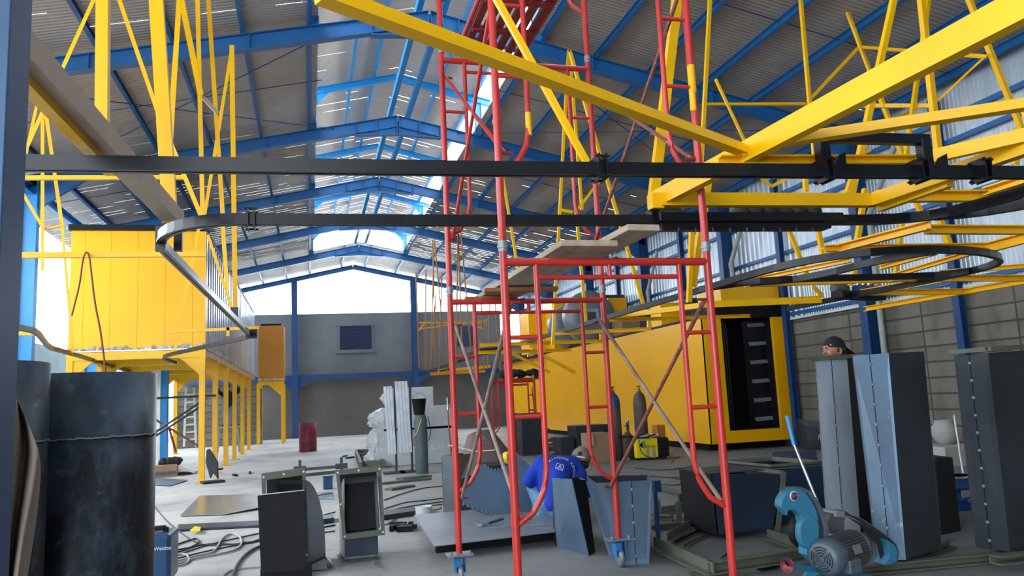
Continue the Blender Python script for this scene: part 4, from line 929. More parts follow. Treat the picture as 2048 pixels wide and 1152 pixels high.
onfloor('tall_box_duct', 1046, 1086, 826, 912, .5, 'darksteel', 'broad dark steel duct standing below the distant scaffold', 'duct')
onfloor('cardboard_box', 1318, 1334, 850, 905, .3, 'brownyel', 'brown panel standing behind the yellow welder', 'panel')
onfloor('small_block', 1250, 1259, 917, 923, .1, 'card', 'tiny cardboard block in front of the gas cylinders', 'block')
onfloor('black_case', 1213, 1232, 913, 924, .3, 'rubber', 'small black rag heap at the foot of the cardboard carton', 'rag')
R_.seed(5)
for k, (px, py, w, l) in enumerate(((1100, 905, .5, .5), (1112, 880, .6, .25), (1092, 890, .35, .4), (960, 880, .9, .2), (1105, 870, .5, .3))):
    q = at(px, py+12, Z=0); tag(MB().box(q+Vector((0, 0, .042)), (w, l, .08), R_.uniform(-.5, .5)).box(q+Vector((.1, .05, .1)), (w*.6, l*.5, .03), .4).build('scrap_heap', 'oxide'), ['grey scrap pieces beside the grey steel bin', 'pale offcuts near the booth foot', 'small scrap lump left of the pale offcuts', 'long offcut on the floor behind the steel cone', 'furthest offcuts by the booth plinth'][k], 'scrap')
# yellow welding machine
A, B = at(1273, 922, Z=0), None; y = A.y; B = at(1318, 922, Y=y); Cx = at(1341, 918, Y=y).x; zt_ = at(1290, 878, Y=y).z
t = thing('welding_machine', 'bright yellow and black welding machine with cables on top', 'welder', A)
MB().box(((A.x+B.x)/2, y+.05, (zt_+.05)/2), (B.x-A.x, .10, zt_-.05)).build('front_panel', 'weldyel', t, bevel=.015)
MB().box(((B.x+Cx)/2-.02, y+.32, (zt_+.05)/2), (Cx-B.x+.08, .55, zt_-.04)).build('housing', 'blackmat', t, bevel=.03)
for z in (.12, .2, .28, .36): MB().box(((B.x+Cx)/2, y+.04, z+.02), (Cx-B.x-.03, .02, .03)).build('vent_slot', 'rubber', t)
for x in (.52, .80): MB().box((A.x+x*(B.x-A.x), y-.004, .14), (.06, .012, .20)).build('vent_grille', 'tan', t)
MB().box((A.x+.35*(B.x-A.x), y-.02, zt_-.1), (.05, .05, .14)).build('torch_holder', 'greysteel', t)
MB().lathe((A.x+.3*(B.x-A.x), y, .30), [(.05, -.01), (.05, .01)], 16, (0, -1, 0)).build('knob', 'blackmat', t)
text_obj('Krisbow', .075, 'textdark', t, frame4((A.x+.62*(B.x-A.x), y-.004, zt_-.15), (1, 0, 0), (0, 0, 1)))
MB().box(((A.x+Cx)/2, y+.25, .03), (Cx-A.x-.1, .4, .05)).build('skid', 'rubber', t)
for k, xx in enumerate((.3, .75)): MB().tube([(A.x+xx*(B.x-A.x), y+.1, zt_+.03), (A.x+xx*(B.x-A.x)+.2, y+.14, zt_+.06)], .028, 10).build('cable_grip', 'white' if k else 'cablew', t)
pts = [Vector((A.x+.15+.32*math.cos(u)*1.2, y+.2+.25*math.sin(u), zt_+.02+.03*(i % 3))) for i, u in enumerate([i*PI/6 for i in range(26)])]
tag(MB().tube(smooth_path(pts, 1), .014, 6).build('coiled_cable', 'cable'), 'black cable coiled on top of the yellow welding machine', 'cable')
pts = [Vector((A.x+.08, y-.03, zt_)), Vector((A.x+.05, y-.06, .3)), Vector((A.x+.1, y-.1, .1)), Vector((A.x+.4, y-.15, .015)), Vector((Cx+.2, y-.05, .015)), Vector((Cx+.3, y+.2, .015))]
tag(MB().tube(smooth_path(pts, 3), .010, 6).build('welder_lead', 'cable'), 'black lead drooping over the front of the yellow welding machine', 'cable')
# blue welding machine at left
y = 6.95; A = at(300, 1136, Y=y); B = at(343, 1130, Y=y); zt_ = at(320, 1066, Y=y).z
xa = A.x-.12
t = thing('welding_machine', 'navy blue welding machine on the floor beside the big steel pipe', 'welder', (xa, y, 0))
MB().box(((xa+B.x)/2, y+.15, zt_/2+.01), (B.x-xa, .42, zt_-.04)).build('housing', 'weldblue', t, bevel=.03)
MB().box(((xa+B.x)/2-.02, y+.15, zt_+.02), (B.x-xa-.1, .07, .035)).box((xa+.05, y+.15, zt_), (.04, .06, .05)).box((B.x-.07, y+.15, zt_), (.04, .06, .05)).build('handle', 'blackmat', t, bevel=.01)
MB().box(((xa+B.x)/2, y-.055, .03), (B.x-xa-.02, .02, .05)).build('front_bumper', 'rubber', t)
text_obj('Weldco', .040, 'textwhite', t, frame4((at(325, 1097, Y=y-.062).x, y-.0615, at(325, 1097, Y=y-.062).z), (1, 0, 0), (0, 0, 1)))
# big rolled pipes at left, with weld seam rings
def pipe(cx, cy, r, zt, label, seam):
    t = thing('steel_pipe_section', label, 'steel pipe', (cx, cy, 0), 'big rolled steel pipe sections')
    MB().lathe((cx, cy, 0), [(r, .0), (r, zt), (r-.012, zt), (r-.012, .0)], 64, cap=False).build('shell', 'pipe', t)
    ring = [Vector((cx+(r+.003)*math.cos(u), cy+(r+.003)*math.sin(u), seam+.002*math.sin(u*31)+.003*R_.uniform(-1, 1))) for u in [i*2*PI/140 for i in range(140)]]
    MB().tube(ring, .0045, 5, closed=True).build('weld_seam', 'greysteel', t)
    MB().box((cx+r*math.cos(-.15), cy-r*.5+.0, zt/2), (.001, .001, zt*.9))
    return t
x_ = at(302, 950, Y=4.75).x; r1 = .37
z_ = at(210, 743, Y=4.5).z
pipe(x_-r1, 4.85, r1, z_, 'big dark rolled steel pipe section standing at left, right one of two', at(210, 875, Y=4.5).z)
x_ = at(112, 900, Y=4.25).x; z_ = at(60, 724, Y=4.1).z
pipe(x_-.40, 4.15, .38, z_, 'big dark rolled steel pipe section half hidden by the blue post', at(70, 885, Y=3.9).z)
for i, (xa, ya, xb, yb) in enumerate(((118, 693, 124, 690), (113, 725, 124, 692),)):
    pass
# beige canvas hanging beside the post
pts = [(36, 805), (44, 812), (60, 850), (72, 880), (81, 912), (80, 960), (72, 1030), (62, 1100), (52, 1175), (30, 1200), (25, 1000)]
mb = MB(); vs = []
edge = [(800, 38), (815, 45), (850, 60), (880, 72), (912, 81), (960, 80), (1030, 72), (1100, 62), (1175, 50), (1300, 44), (1420, 38), (1690, 34)]
for r_, (py, px) in enumerate(edge):
    for c_ in range(9):
        u = c_/8; vs.append(at(6+(px-6)*u, py, Y=3.0+.07*math.sin(u*9+r_*.7)+.05*u*u+R_.uniform(-.012, .012)))
mb.add(vs, [(r_*9+c_, r_*9+c_+1, (r_+1)*9+c_+1, (r_+1)*9+c_) for r_ in range(len(edge)-1) for c_ in range(8)], True)
o = mb.build('canvas_sheet', 'canvas'); sd_ = o.modifiers.new('thick', 'SOLIDIFY'); sd_.thickness = .006; sb_ = o.modifiers.new('sub', 'SUBSURF'); sb_.levels = sb_.render_levels = 2; tag(o, 'beige canvas hanging beside the blue post over the steel pipe', 'cloth')
# ================================================================== NEAR FLOOR OBJECTS
def welds(parent, pts, r=.010, mat='greysteel'):
    for p in pts: MB().lathe(Vector(p)+Vector((0, 0, -r)), [(.001, 0), (r, r*.6), (r*.9, r*1.4), (.001, r*2)], 8).build('tack_weld', mat, parent)
def open_duct(name, label, ring_b, ring_t, mat, mat_in='blackmat', group=None, flange=None, seam=None, cat='duct'):
    """sheet duct between bottom ring and top ring (4 corners each), open at both ends"""
    b = [Vector(p) for p in ring_b]; t_ = [Vector(p) for p in ring_t]; c = sum(b, Vector())/4
    t = thing(name, label, cat, (c.x, c.y, 0), group)
    mats = mat if isinstance(mat, (list, tuple)) else [mat]*4
    for i in range(4):
        j = (i+1) % 4
        n = (b[j]-b[i]).cross(t_[i]-b[i]).normalized()*-.003
        MB().hexa([b[i], b[j], b[j]+n, b[i]+n], [t_[i], t_[j], t_[j]+n, t_[i]+n]).build('side_sheet', mats[i], t)
    if flange:
        mb = MB()
        for i in range(4):
            j = (i+1) % 4; mb.bar(t_[i], t_[j], .045, .045, 'L')
        mb.build('flange', flange, t)
    if seam is not None:
        for (i, f, n) in seam:
            j = (i+1) % 4; p0, p1 = b[i].lerp(b[j], f), t_[i].lerp(t_[j], f)
            nn = (b[j]-b[i]).cross(t_[i]-b[i]).normalized()*.004
            MB().tube([p0+nn, p1+nn], .003, 5).build('seam_line', 'blackmat', t)
            welds(t, [p0.lerp(p1, (k+.5)/n)+nn for k in range(n)], .013)
    return t
# --- tall ducts at right
def tall(label, xs_b, xs_t, yb, depth, ztop_px, shift, mats, flange, seams, twist=0):
    pass
Yd = 5.25
# duct B (largest, daylight painted into the blue face, shade into the right side)
Bl, Bm, Br = at(1752, 1118, Z=.09), at(1812, 1120, Z=.09), at(1884, 1098, Z=.09)
Tl, Tm, Tr = at(1704, 712, Y=Bl.y), at(1777, 706, Y=Bm.y), at(1848, 703, Y=Br.y+.02)
bk = Br+(Bl-Bm); bk.y += .05; tk = Tr+(Tl-Tm); tk.y += .05
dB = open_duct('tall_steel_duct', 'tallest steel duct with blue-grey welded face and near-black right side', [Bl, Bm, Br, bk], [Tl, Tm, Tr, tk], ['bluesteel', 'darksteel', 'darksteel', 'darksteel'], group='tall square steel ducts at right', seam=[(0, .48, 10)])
# duct A (left, daylight painted into the light face, shade into the right side)
Al, Am = at(1655, 1075, Z=.09), at(1722, 1068, Z=.09); Al.y = Am.y = Al.y
Tl, Tm = at(1631, 718, Y=Al.y), at(1694, 714, Y=Am.y)
dd = Vector((.44, .40, 0))
dA = open_duct('tall_steel_duct', 'left tall steel duct with pale grey front, man in black cap behind it', [Al, Am, Am+dd, Al+dd], [Tl, Tm, Tm+dd, Tl+dd], ['litsteel', 'blackmat', 'darksteel', 'darksteel'], group='tall square steel ducts at right', seam=[(0, .48, 9)])
for a_, b_ in ((Tl+Vector((-.08, -.02, .005)), Tm+Vector((.03, -.02, .005))),): MB().bar(a_, b_, .05, .035, 'L').build('flange', 'olive', dA)
MB().bar(Tl+Vector((-.0, 0, .005)), Tl+dd+Vector((0, 0, .005)), .05, .035, 'L').build('flange', 'olive', dA)
MB().bar(Tm+Vector((-.0, 0, .005)), Tm+dd+Vector((0, 0, .005)), .05, .035, 'L').build('flange', 'olive', dA)
# the next plain duct face right beside A (dark gap)
# duct C (right edge)
Cl, Cm, Cr = at(1952, 1095, Z=.09), at(2020, 1104, Z=.09), at(2130, 1080, Z=.09)
Tl, Tm, Tr = at(1908, 712, Y=Cl.y), at(1976, 706, Y=Cm.y), at(2090, 698, Y=Cr.y)
bk = Cr+(Cl-Cm); tk = Tr+(Tl-Tm)
dC = open_duct('tall_steel_duct', 'dark steel duct cut by the right edge, olive flange on top', [Cl, Cm, Cr, bk], [Tl, Tm, Tr, tk], ['darksteel', 'darksteel', 'darksteel', 'darksteel'], group='tall square steel ducts at right', seam=[(0, .45, 11)])
MB().bar(Tl+Vector((-.05, 0, .03)), Tm+Vector((.03, 0, .03)), .05, .035, 'L').bar(Tm+Vector((0, 0, .03)), Tr+Vector((.1, 0, .03)), .05, .035, 'L').bar(Tl+Vector((0, 0, .03)), tk+Vector((0, 0, .03)), .05, .035, 'L').build('flange', 'olive', dC)
# base timber-like olive channels under them
tag(MB().bar(at(1700, 1142, Z=.04), at(2060, 1108, Z=.04), .07, .07, 'C').build('floor_channel', 'olive'), 'olive steel channel on the floor under the tall ducts, running to the right edge', 'steel channel')
tag(MB().bar(at(1990, 1120, Z=.09), at(2060, 1112, Z=.09), .10, .06, 'C').build('floor_channel', 'olive'), 'short olive channel end on the floor at the bottom right corner', 'steel channel')
tag(MB().bar(at(1810, 1112, Z=.045), at(1905, 1085, Z=.045), .06, .07, 'C').build('floor_channel', 'olive'), 'olive channel peeping out under the right corner of the tallest duct', 'steel channel')
# dark duct behind, drum, jar
open_duct('dark_duct', 'short near-black duct standing between the tallest duct and the blue drum', [at(1884, 1070, Z=.0), at(1922, 1062, Z=.0), at(1922, 1062, Z=0)+Vector((.1, .4, 0)), at(1884, 1070, Z=0)+Vector((0, .4, 0))], [at(1872, 915, Y=6.3), at(1905, 915, Y=6.35), at(1905, 915, Y=6.35)+Vector((.1, .4, 0)), at(1872, 915, Y=6.3)+Vector((0, .4, 0))], 'blackmat')
c = at(1942, 1024, Z=0)+Vector((.06, .25, 0)); zt_ = at(1942, 948, Y=c.y).z
t = thing('paint_drum', 'blue printed drum on the floor between the right tall ducts', 'drum', c)
MB().lathe(c, [(.20, 0), (.20, zt_*.3), (.208, zt_*.32), (.20, zt_*.34), (.20, zt_*.66), (.208, zt_*.68), (.20, zt_*.7), (.20, zt_)], 28, cap=True).build('body', 'bluedrum', t)
MB().lathe(c+Vector((0, 0, zt_)), [(.205, -.012), (.207, .008), (.19, .01), (.18, 0)], 28).build('rim', 'chrome', t)
text_obj('120', .05, 'textwhite', t, frame4(c+Vector((.0, -.209, .10)), (1, 0, 0), (0, 0, 1)))
MB().box(c+Vector((-.03, -.203, zt_*.52)), (.14, .006, .07)).build('print_patch', 'cablew', t)
c = at(1892, 886, X=9.85); c.z = 0; t = thing('stone_jar', 'grey rounded jar standing by the block wall behind the tall ducts', 'jar', (c.x, c.y, 0))
zt_ = at(1888, 840, Y=c.y).z; z0_ = at(1890, 888, Y=c.y).z; hh_ = zt_-z0_
MB().lathe(c+Z*z0_, [(.10, 0), (.15, .1*hh_), (.19, .4*hh_), (.19, .7*hh_), (.13, .93*hh_), (.14, hh_), (.10, hh_), (.10, .8*hh_)], 22).build('body', 'concrete', t)
MB().box((c.x-.05, c.y+.1, z0_/2), (.9, 1.2, z0_)).build('ledge', 'concrete', t)
tag(MB().box(at(1866, 925, Z=0)+Vector((.1, .3, .2)), (.3, .5, .4), .3).build('white_sack', 'white'), 'pale board leaning behind the right side of the tallest duct', 'board')
tag(MB().tube([at(1908, 830, Y=8.5), at(1936, 1010, Y=8.35)], .012, 6).build('pale_rod', 'white'), 'thin pale rod leaning beside the navy post behind the right ducts', 'rod')
# --- dark blue box ducts in the middle right
A = at(1438, 1070, Z=.06); B = at(1564, 1064, Z=.06); B.y = A.y; TA = at(1420, 948, Y=A.y); TB = at(1560, 948, Y=A.y)
A0 = at(1408, 950, Y=A.y+.35); Ab = at(1412, 1050, Y=A.y+.35)
dd = Vector((-.05, .55, 0)); A.x -= .0
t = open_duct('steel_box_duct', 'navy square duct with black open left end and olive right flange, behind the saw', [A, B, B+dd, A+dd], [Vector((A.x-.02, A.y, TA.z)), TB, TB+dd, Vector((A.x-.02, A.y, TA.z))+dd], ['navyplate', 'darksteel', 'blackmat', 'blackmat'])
MB().slab([A+Z*.003, B+Z*.003, B+dd+Z*.003, A+dd+Z*.003], (0, 0, .004)).build('base_sheet', 'navyplate', t)
MB().box((A+B)/2+dd/2+Vector((0, 0, TA.z-.06)), ((B-A).length, .55, .01)).build('top_sheet', 'darksteel', t)
MB().bar(B+Vector((.03, 0, -.03)), TB+Vector((.03, 0, .02)), .05, .05, 'L', Vector((0, 1, 0))).bar(B+dd+Vector((.03, 0, -.03)), TB+dd+Vector((.03, 0, .02)), .05, .05, 'L', Vector((0, 1, 0))).bar(TB+Vector((.03, 0, .0)), TB+dd+Vector((.03, 0, 0)), .05, .05).build('flange', 'olive', t)
xe_ = at(1407, 960, Y=A.y+.22).x; Lq = MB().slab([A+Vector((-.02, 0, 0)), Vector((xe_+.01, A.y+.22, .06)), Vector((xe_, A.y+.22, TA.z)), Vector((A.x-.03, A.y, TA.z))], (.0, .006, 0)).build('end_sheet', 'blackmat', t)
A = at(1590, 1060, Z=.02)+Vector((0, .3, 0)); B = A+Vector((.62, 0, 0)); dd = Vector((-.1, .8, 0)); h = at(1600, 934, Y=A.y).z
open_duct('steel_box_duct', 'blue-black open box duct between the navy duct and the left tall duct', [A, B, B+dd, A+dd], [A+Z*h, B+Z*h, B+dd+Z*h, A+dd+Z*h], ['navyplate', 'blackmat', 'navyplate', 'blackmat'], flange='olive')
A, B = at(1542, 932, Y=8.2), at(1640, 936, Y=8.2); Ct, Dt = at(1546, 904, Y=8.6), at(1630, 900, Y=8.6)
t = thing('steel_tray', 'blue steel tray with bent bright tabs behind the navy duct', 'tray', ((A.x+B.x)/2, 8.4, 0))
MB().slab([A, B, Dt, Ct], (0, .01, 0)).build('sloped_sheet', 'navyplate', t)
MB().hexa([Vector((A.x, 8.2, .35)), Vector((B.x, 8.2, .35)), Vector((B.x, 9.2, .35)), Vector((A.x, 9.2, .35))], [Vector((A.x, 8.2, A.z)), Vector((B.x, 8.2, B.z)), Vector((B.x, 9.2, A.z)), Vector((A.x, 9.2, A.z))]).build('base_tray', 'darksteel', t)
MB().box(((A.x+B.x)/2, 8.7, .175), (B.x-A.x-.1, .8, .34)).build('support_block', 'blackmat', t)
mb = MB()
for f in (.05, .32, .55, .92): mb.box(Ct.lerp(Dt, f)+Vector((0, -.02, -.03)), (.035, .03, .012), .3)
mb.build('bent_tabs', 'chrome', t)
# --- olive scrap frames on the floor
fr = [((1302, 1085), (1420, 1138), .07, .09, 'long olive channel forming the front left side of the floor frame'), ((1420, 1136), (1628, 1104), .07, .09, 'olive channel forming the front edge of the floor frame'),
      ((1530, 1068), (1630, 1100), .06, .08, 'olive channel at the right side of the floor frame'), ((1300, 972), (1410, 1000), .06, .07, 'olive bar lying behind the bright tapered sheet'),
      ((1375, 1142), (1495, 1130), .05, .05, 'stub of olive channel lying in front of the floor frame'), ((1305, 1055), (1380, 1048), .06, .06, 'olive offcut left of the navy duct, middle one'),
      ((1340, 1075), (1414, 1030), .06, .07, 'slanting olive angle resting by the navy duct, upper one'), ((1348, 1082), (1420, 1048), .05, .03, 'thin slanting olive angle by the navy duct, lower one'),
      ((1325, 1022), (1410, 1010), .08, .08, 'thick olive channel offcut left of the navy duct, furthest'), ((1305, 1035), (1345, 1036), .08, .07, 'short rusty olive block beside the bright tapered sheet'), ((1372, 1092), (1430, 1062), .04, .02, 'small flat olive strip on the floor before the navy duct'),
      ((1520, 1138), (1560, 1128), .06, .03, 'dark flat steel strip on the floor left of the saw vise')]
for i, (a, b, w, h, lab) in enumerate(fr):
    zz = h/2+.004+(.06 if i in (6, 8) else .0)+(.03 if i in (0, 1, 2) else 0)
    tag(MB().bar(at(*a, Z=zz), at(*b, Z=zz), w, h, 'C' if i % 2 else 'L').build('steel_channel', 'darksteel' if i == 11 else 'olive'), lab, 'steel channel', 'olive steel offcuts on the floor')
for (a, lab, h) in (((1316, 1030), 'small upright olive angle stub left of the navy duct', .16), ((1357, 1042), 'upright olive lug standing among the offcuts', .20), ((1366, 1008), 'square dark steel stub among the olive offcuts', .12)):
    q = at(a[0], a[1], Z=.0); tag(MB().bar(q+Z*.002, q+Z*h, .06 if h != .12 else .1, .05, 'L' if h != .12 else 'box', Vector((0, 1, 0))).build('steel_stub', 'olive' if h != .12 else 'darksteel'), lab, 'steel stub')
# --- tapered ducts in front of the crouching man
b = [at(1114, 1095, Z=0), at(1178, 1112, Z=0)]; b += [b[1]+Vector((.10, .12, 0)), b[0]+Vector((.06, .30, 0))]
tt = [at(1104, 956, Y=b[0].y), at(1144, 958, Y=b[1].y), at(1172, 960, Y=b[2].y), at(1160, 954, Y=b[3].y)]
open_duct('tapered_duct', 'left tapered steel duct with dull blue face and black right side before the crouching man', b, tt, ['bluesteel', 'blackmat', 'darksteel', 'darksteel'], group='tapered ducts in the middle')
b = [at(1227, 1128, Z=0), at(1300, 1128, Z=0)]; b[0].y = b[1].y = 5.72; b[1].y = 6.05; b = [b[0], b[1], b[1], b[0]]
b[0] = at(1229, 1131, Z=0); b[1] = at(1299, 1128, Z=0); b[2] = b[1]+Vector((-.02, .5, 0)); b[3] = b[0]+Vector((.14, .45, 0))
tt = [at(1192, 966, Y=b[0].y), at(1305, 960, Y=b[1].y), at(1296, 950, Y=b[2].y), at(1172, 952, Y=b[3].y)]
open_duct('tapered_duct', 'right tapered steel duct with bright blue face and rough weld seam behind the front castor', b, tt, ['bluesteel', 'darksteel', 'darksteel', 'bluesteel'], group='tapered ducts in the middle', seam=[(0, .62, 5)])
MB_ = MB().slab([at(1172, 962, Y=b[0].y+.02), at(1194, 966, Y=b[0].y+.01), at(1232, 1131, Y=b[0].y+.01), at(1218, 1112, Y=b[0].y+.06)], (0, .004, 0))
tag(MB_.build('folded_sheet', 'bluesteel'), 'narrow folded blue sheet between the two tapered ducts', 'steel sheet')
tag(MB().box(at(1312, 972, Y=6.5), (.06, .08, .10)).box(at(1312, 972, Y=6.5)+Vector((0, .03, -.35)), (.03, .03, .62)).build('blue_bracket', 'weldblue'), 'small blue bracket on a post just right of the bright tapered duct', 'bracket')
# --- worktable plate and segmented parts
zt_ = .13
pl = [at(828, 1030, Z=zt_), at(868, 1092, Z=zt_), at(1150, 1058, Z=zt_), at(1120, 1018, Z=zt_), at(960, 1018, Z=zt_)]
t = thing('steel_plate_bench', 'pale flat steel plate resting low on black blocks under the crouching man', 'steel plate', (sum(pl, Vector())/5)*1)
t.location.z = 0
MB().slab([p-Z*.008 for p in pl], (0, 0, .008)).build('plate', 'greysteel', t)
q = [at(868, 1088, Z=.06), at(1120, 1064, Z=.06)]
MB().bar(at(866, 1094, Z=.06)+Vector((.03, .04, 0)), at(1140, 1066, Z=.06)+Vector((0, .05, 0)), .06, .115, 'box').build('support_bar', 'blackmat', t)
MB().bar(at(880, 1040, Z=.06)+Vector((0, .1, 0)), at(1130, 1030, Z=.06)+Vector((0, .1, 0)), .06, .115, 'box').build('support_bar', 'blackmat', t)
# disc-shaped notched sheet leaning upright on the plate
y0, y1 = 8.3, 8.55
def tl(px, py):  # plane leaning back slightly
    f = (1040-py)/140; return at(px, py, Y=y0+f*.35)
out = [(926, 985), (962, 928)]+[(970, 931), (980, 937), (990, 940), (1000, 939), (1008, 935), (1016, 930), (1034, 911), (1052, 924), (1076, 944), (1078, 1000), (1060, 1028), (1040, 1034), (1015, 1036), (990, 1035), (970, 1030), (950, 1021), (935, 1012), (924, 1006)]
P3 = [tl(*p) for p in out]
t = thing('notched_sheet', 'blue-grey cut sheet with notched curved edges leaning behind the scaffold', 'steel sheet', (P3[0].x+.4, y0, .13))
MB().slab(P3, (0, .004, 0)).build('sheet', 'bluesteel', t)
mb = MB()
for i in range(14):
    u = i/13; px = 926+u*120; py = 1008+27*math.sin(min(1, u*1.05)*PI/2); q = tl(px, py); mb.box(q+Vector((0, -.012, -.002)), (.010, .03, .02))
for i in range(8): q = tl(970+i*6.5, [931, 936, 939, 940, 939, 936, 932, 927][i]); mb.box(q+Vector((0, -.01, .004)), (.008, .03, .02))
mb.build('edge_tabs', 'greysteel', t)
b = [at(887, 1026, Z=.02), at(914, 1024, Z=.02)]; b[1].y = b[0].y; b += [b[1]+Vector((.75, .35, 0)), b[0]+Vector((.6, .55, 0))]
zz = at(886, 912, Y=b[0].y).z
open_duct('steel_box_duct', 'dull grey rectangular duct behind the back left scaffold leg', b, [p+Z*(zz-.02) for p in b], ['greysteel', 'oxide', 'darksteel', 'darksteel'])
tq = at(975, 905, Y=9.6)
t = thing('steel_cone', 'rusty grey conical hopper lying with white rimmed edge behind the scaffold', 'hopper', (tq.x, 9.6, 0))
MB().lathe(at(978, 955, Y=9.8), [(.46, 0), (.44, .03), (.18, .55), (.17, .57)], 32, (-.10, .3, 1), cap=False).build('cone', 'oxide', t)
MB().tube([at(896, 890, Y=9.4), at(950, 903, Y=9.3), at(990, 900, Y=9.3)], .008, 6).build('rim_rod', 'white', t)
q = at(1014, 917, Y=9.1); q.z = at(1010, 928, Y=9.0).z+.07; t = thing('yellow_can', 'yellow oval container behind the front left scaffold post', 'container', q-Z*.1)
MB().lathe(q-Z*.07, [(.035, 0), (.05, .02), (.05, .11), (.03, .13)], 18).build('body', 'yelplastic', t); MB().box(q+Vector((.01, -.05, 0)), (.03, .01, .08)).build('label', 'blackmat', t)
zc_ = at(1010, 928, Y=9.0).z; xa_, xb2_ = at(966, 930, Y=9.0).x, at(1034, 930, Y=9.0).x
tag(MB().box(((xa_+xb2_)/2, 9.2, zc_/2), (xb2_-xa_, .5, zc_-.004)).build('blue_steel_box', 'darksteel', bevel=.01), 'dark blue steel box behind the notched sheet', 'box')
# pliers/clamp tool
q = at(978, 1047, Z=zt_+.02); t = thing('clamp_tool', 'steel clamp with blue grip lying on the pale plate', 'clamp', (q.x, q.y, zt_))
MB().tube([q+Vector((-.02, 0, 0)), q+Vector((.16, .08, .02))], .014, 8).build('grip', 'weldblue', t)
MB().box(q+Vector((-.05, -.01, .0)), (.09, .03, .025), .3).box(q+Vector((-.10, -.03, .0)), (.05, .02, .03), -.2).box(q+Vector((-.10, .01, .01)), (.05, .015, .02), .4).build('jaw', 'greysteel', t)
tag(MB().tube([at(975, 1056, Z=zt_+.01), at(1110, 1048, Z=zt_+.01)], .005, 6).build('thin_rod', 'greysteel'), 'thin steel rod lying on the plate behind the clamp', 'rod')
# paint tin, black scrap, cables right
c = at(850, 1032, Z=0)+Vector((0, .1, 0)); t = thing('paint_tin', 'white smeared paint tin beside the pale plate', 'tin', c)
MB().lathe(c, [(.10, 0), (.105, .01), (.10, .09), (.108, .10), (.095, .105), (.09, .09)], 20).build('body', 'white', t)
mb = MB(); R_.seed(3)
for i in range(9): mb.box(at(805+R_.uniform(-22, 22), 1053+R_.uniform(-5, 5), Z=.03), (R_.uniform(.06, .2), R_.uniform(.03, .1), R_.uniform(.02, .06)), R_.uniform(0, 3))
tag(mb.build('black_offcuts', 'blackmat'), 'small pile of black offcuts left of the pale plate', 'scrap', kind=None)
# --- flanged elbows
def elbow(label, fx, ang, tilt, side, leg=True):
    pass
# right elbow: framed opening tilted towards us, body curving back and down
Yq = 7.15
f = [at(686, 1080, Y=Yq), at(770, 1070, Y=Yq), at(762, 932, Y=Yq+.12), at(671, 940, Y=Yq+.12)]
t = thing('flanged_elbow_duct', 'right flanged elbow duct, its whole black opening facing the camera', 'duct', ((f[0].x+f[1].x)/2, Yq+.2, 0), 'flanged elbow ducts')
def flange_frame(f, w, parent, mat='olive'):
    c = sum(f, Vector())/4; mb = MB(); n = (f[1]-f[0]).cross(f[3]-f[0]).normalized()
    for i in range(4):
        a, b2 = f[i], f[(i+1) % 4]; ai, bi = a+(c-a)*w, b2+(c-b2)*w
        mb.slab([a, b2, bi, ai], n*.012); mb.slab([ai, bi, bi-n*.04, ai-n*.04], (bi-ai).cross(n).normalized()*.005)
    mb.build('flange', mat, parent)
    bb = MB()
    for p in [f[i]+(c-f[i])*w*.55 for i in range(4)]+[(f[3]+f[2])/2+(c-(f[3]+f[2])/2)*w*.5, (f[0]+f[3])/2+(c-(f[0]+f[3])/2)*w*.4]: bb.lathe(p+n*.012, [(.009, 0), (.009, .004)], 8, n)
    bb.build('bolt_holes', 'white', parent); return c, n
c, n = flange_frame(f, .16, t)
if n.y > 0: n = -n
inn = [p+(c-p)*.17 for p in f]
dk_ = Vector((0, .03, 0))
# curved body swept from the opening back and down to the floor
def curved_body(f, parent, mat, steps=9, dx=0, dep=.75):
    bot, topp = (f[0]+f[1])/2, (f[3]+f[2])/2; wv = (f[1]-f[0]); w = wv.length*.80; wd = wv.normalized(); cx_ = (f[0]+f[1]+f[2]+f[3])/4
    hgt = topp.z-bot.z-.06
    rings = []
    for i in range(steps+1):
        a = i/steps*PI/2
        # inner edge pivot at (y=f.y, z=bot.z-.02)
        piv = Vector((cx_.x, bot.y+.02, bot.z+.0)); r0, r1 = .05, hgt*.98
        d_in = Vector((dx*math.sin(a)*r0, math.sin(a)*r0, math.cos(a)*r0)); d_out = Vector((dx*math.sin(a)*r1*dep, math.sin(a)*r1*dep, math.cos(a)*r1))
        rings.append((piv+d_in-wd*w/2, piv+d_in+wd*w/2, piv+d_out+wd*w/2, piv+d_out-wd*w/2))
    z0 = .03
    last = rings[-1]; rings.append(tuple(Vector((p.x, p.y, z0)) for p in last))
    vs = [p for r in rings for p in r]; fs = []
    for i in range(len(rings)-1):
        for k in range(4): fs.append((i*4+k, i*4+(k+1) % 4, (i+1)*4+(k+1) % 4, (i+1)*4+k))
    mb = MB(); mb.add(vs, fs); mb.build('curved_body', mat, parent)
    l = rings[-1]; q = MB()
    for i in range(4): q.bar(l[i], l[(i+1) % 4], .05, .05, 'L')
    q.build('foot_flange', 'olive', parent)
    return rings
rg = curved_body(f, t, 'greysteel', dx=-.10)
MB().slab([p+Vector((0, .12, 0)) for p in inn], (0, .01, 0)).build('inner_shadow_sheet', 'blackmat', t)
fl_ = rg[-1]
MB().slab([Vector((fl_[0].x, fl_[0].y-.005, .04)), Vector((fl_[1].x, fl_[1].y-.005, .04)), Vector((fl_[1].x, fl_[1].y-.005, f[0].z)), Vector((fl_[0].x, fl_[0].y-.005, f[0].z))], (0, .004, 0)).build('neck_sheet', 'navyplate', t)
Y2 = 7.0
f = [at(528, 1120, Y=Y2), at(618, 1118, Y=Y2), at(611, 935, Y=Y2+.10), at(523, 947, Y=Y2+.10)]
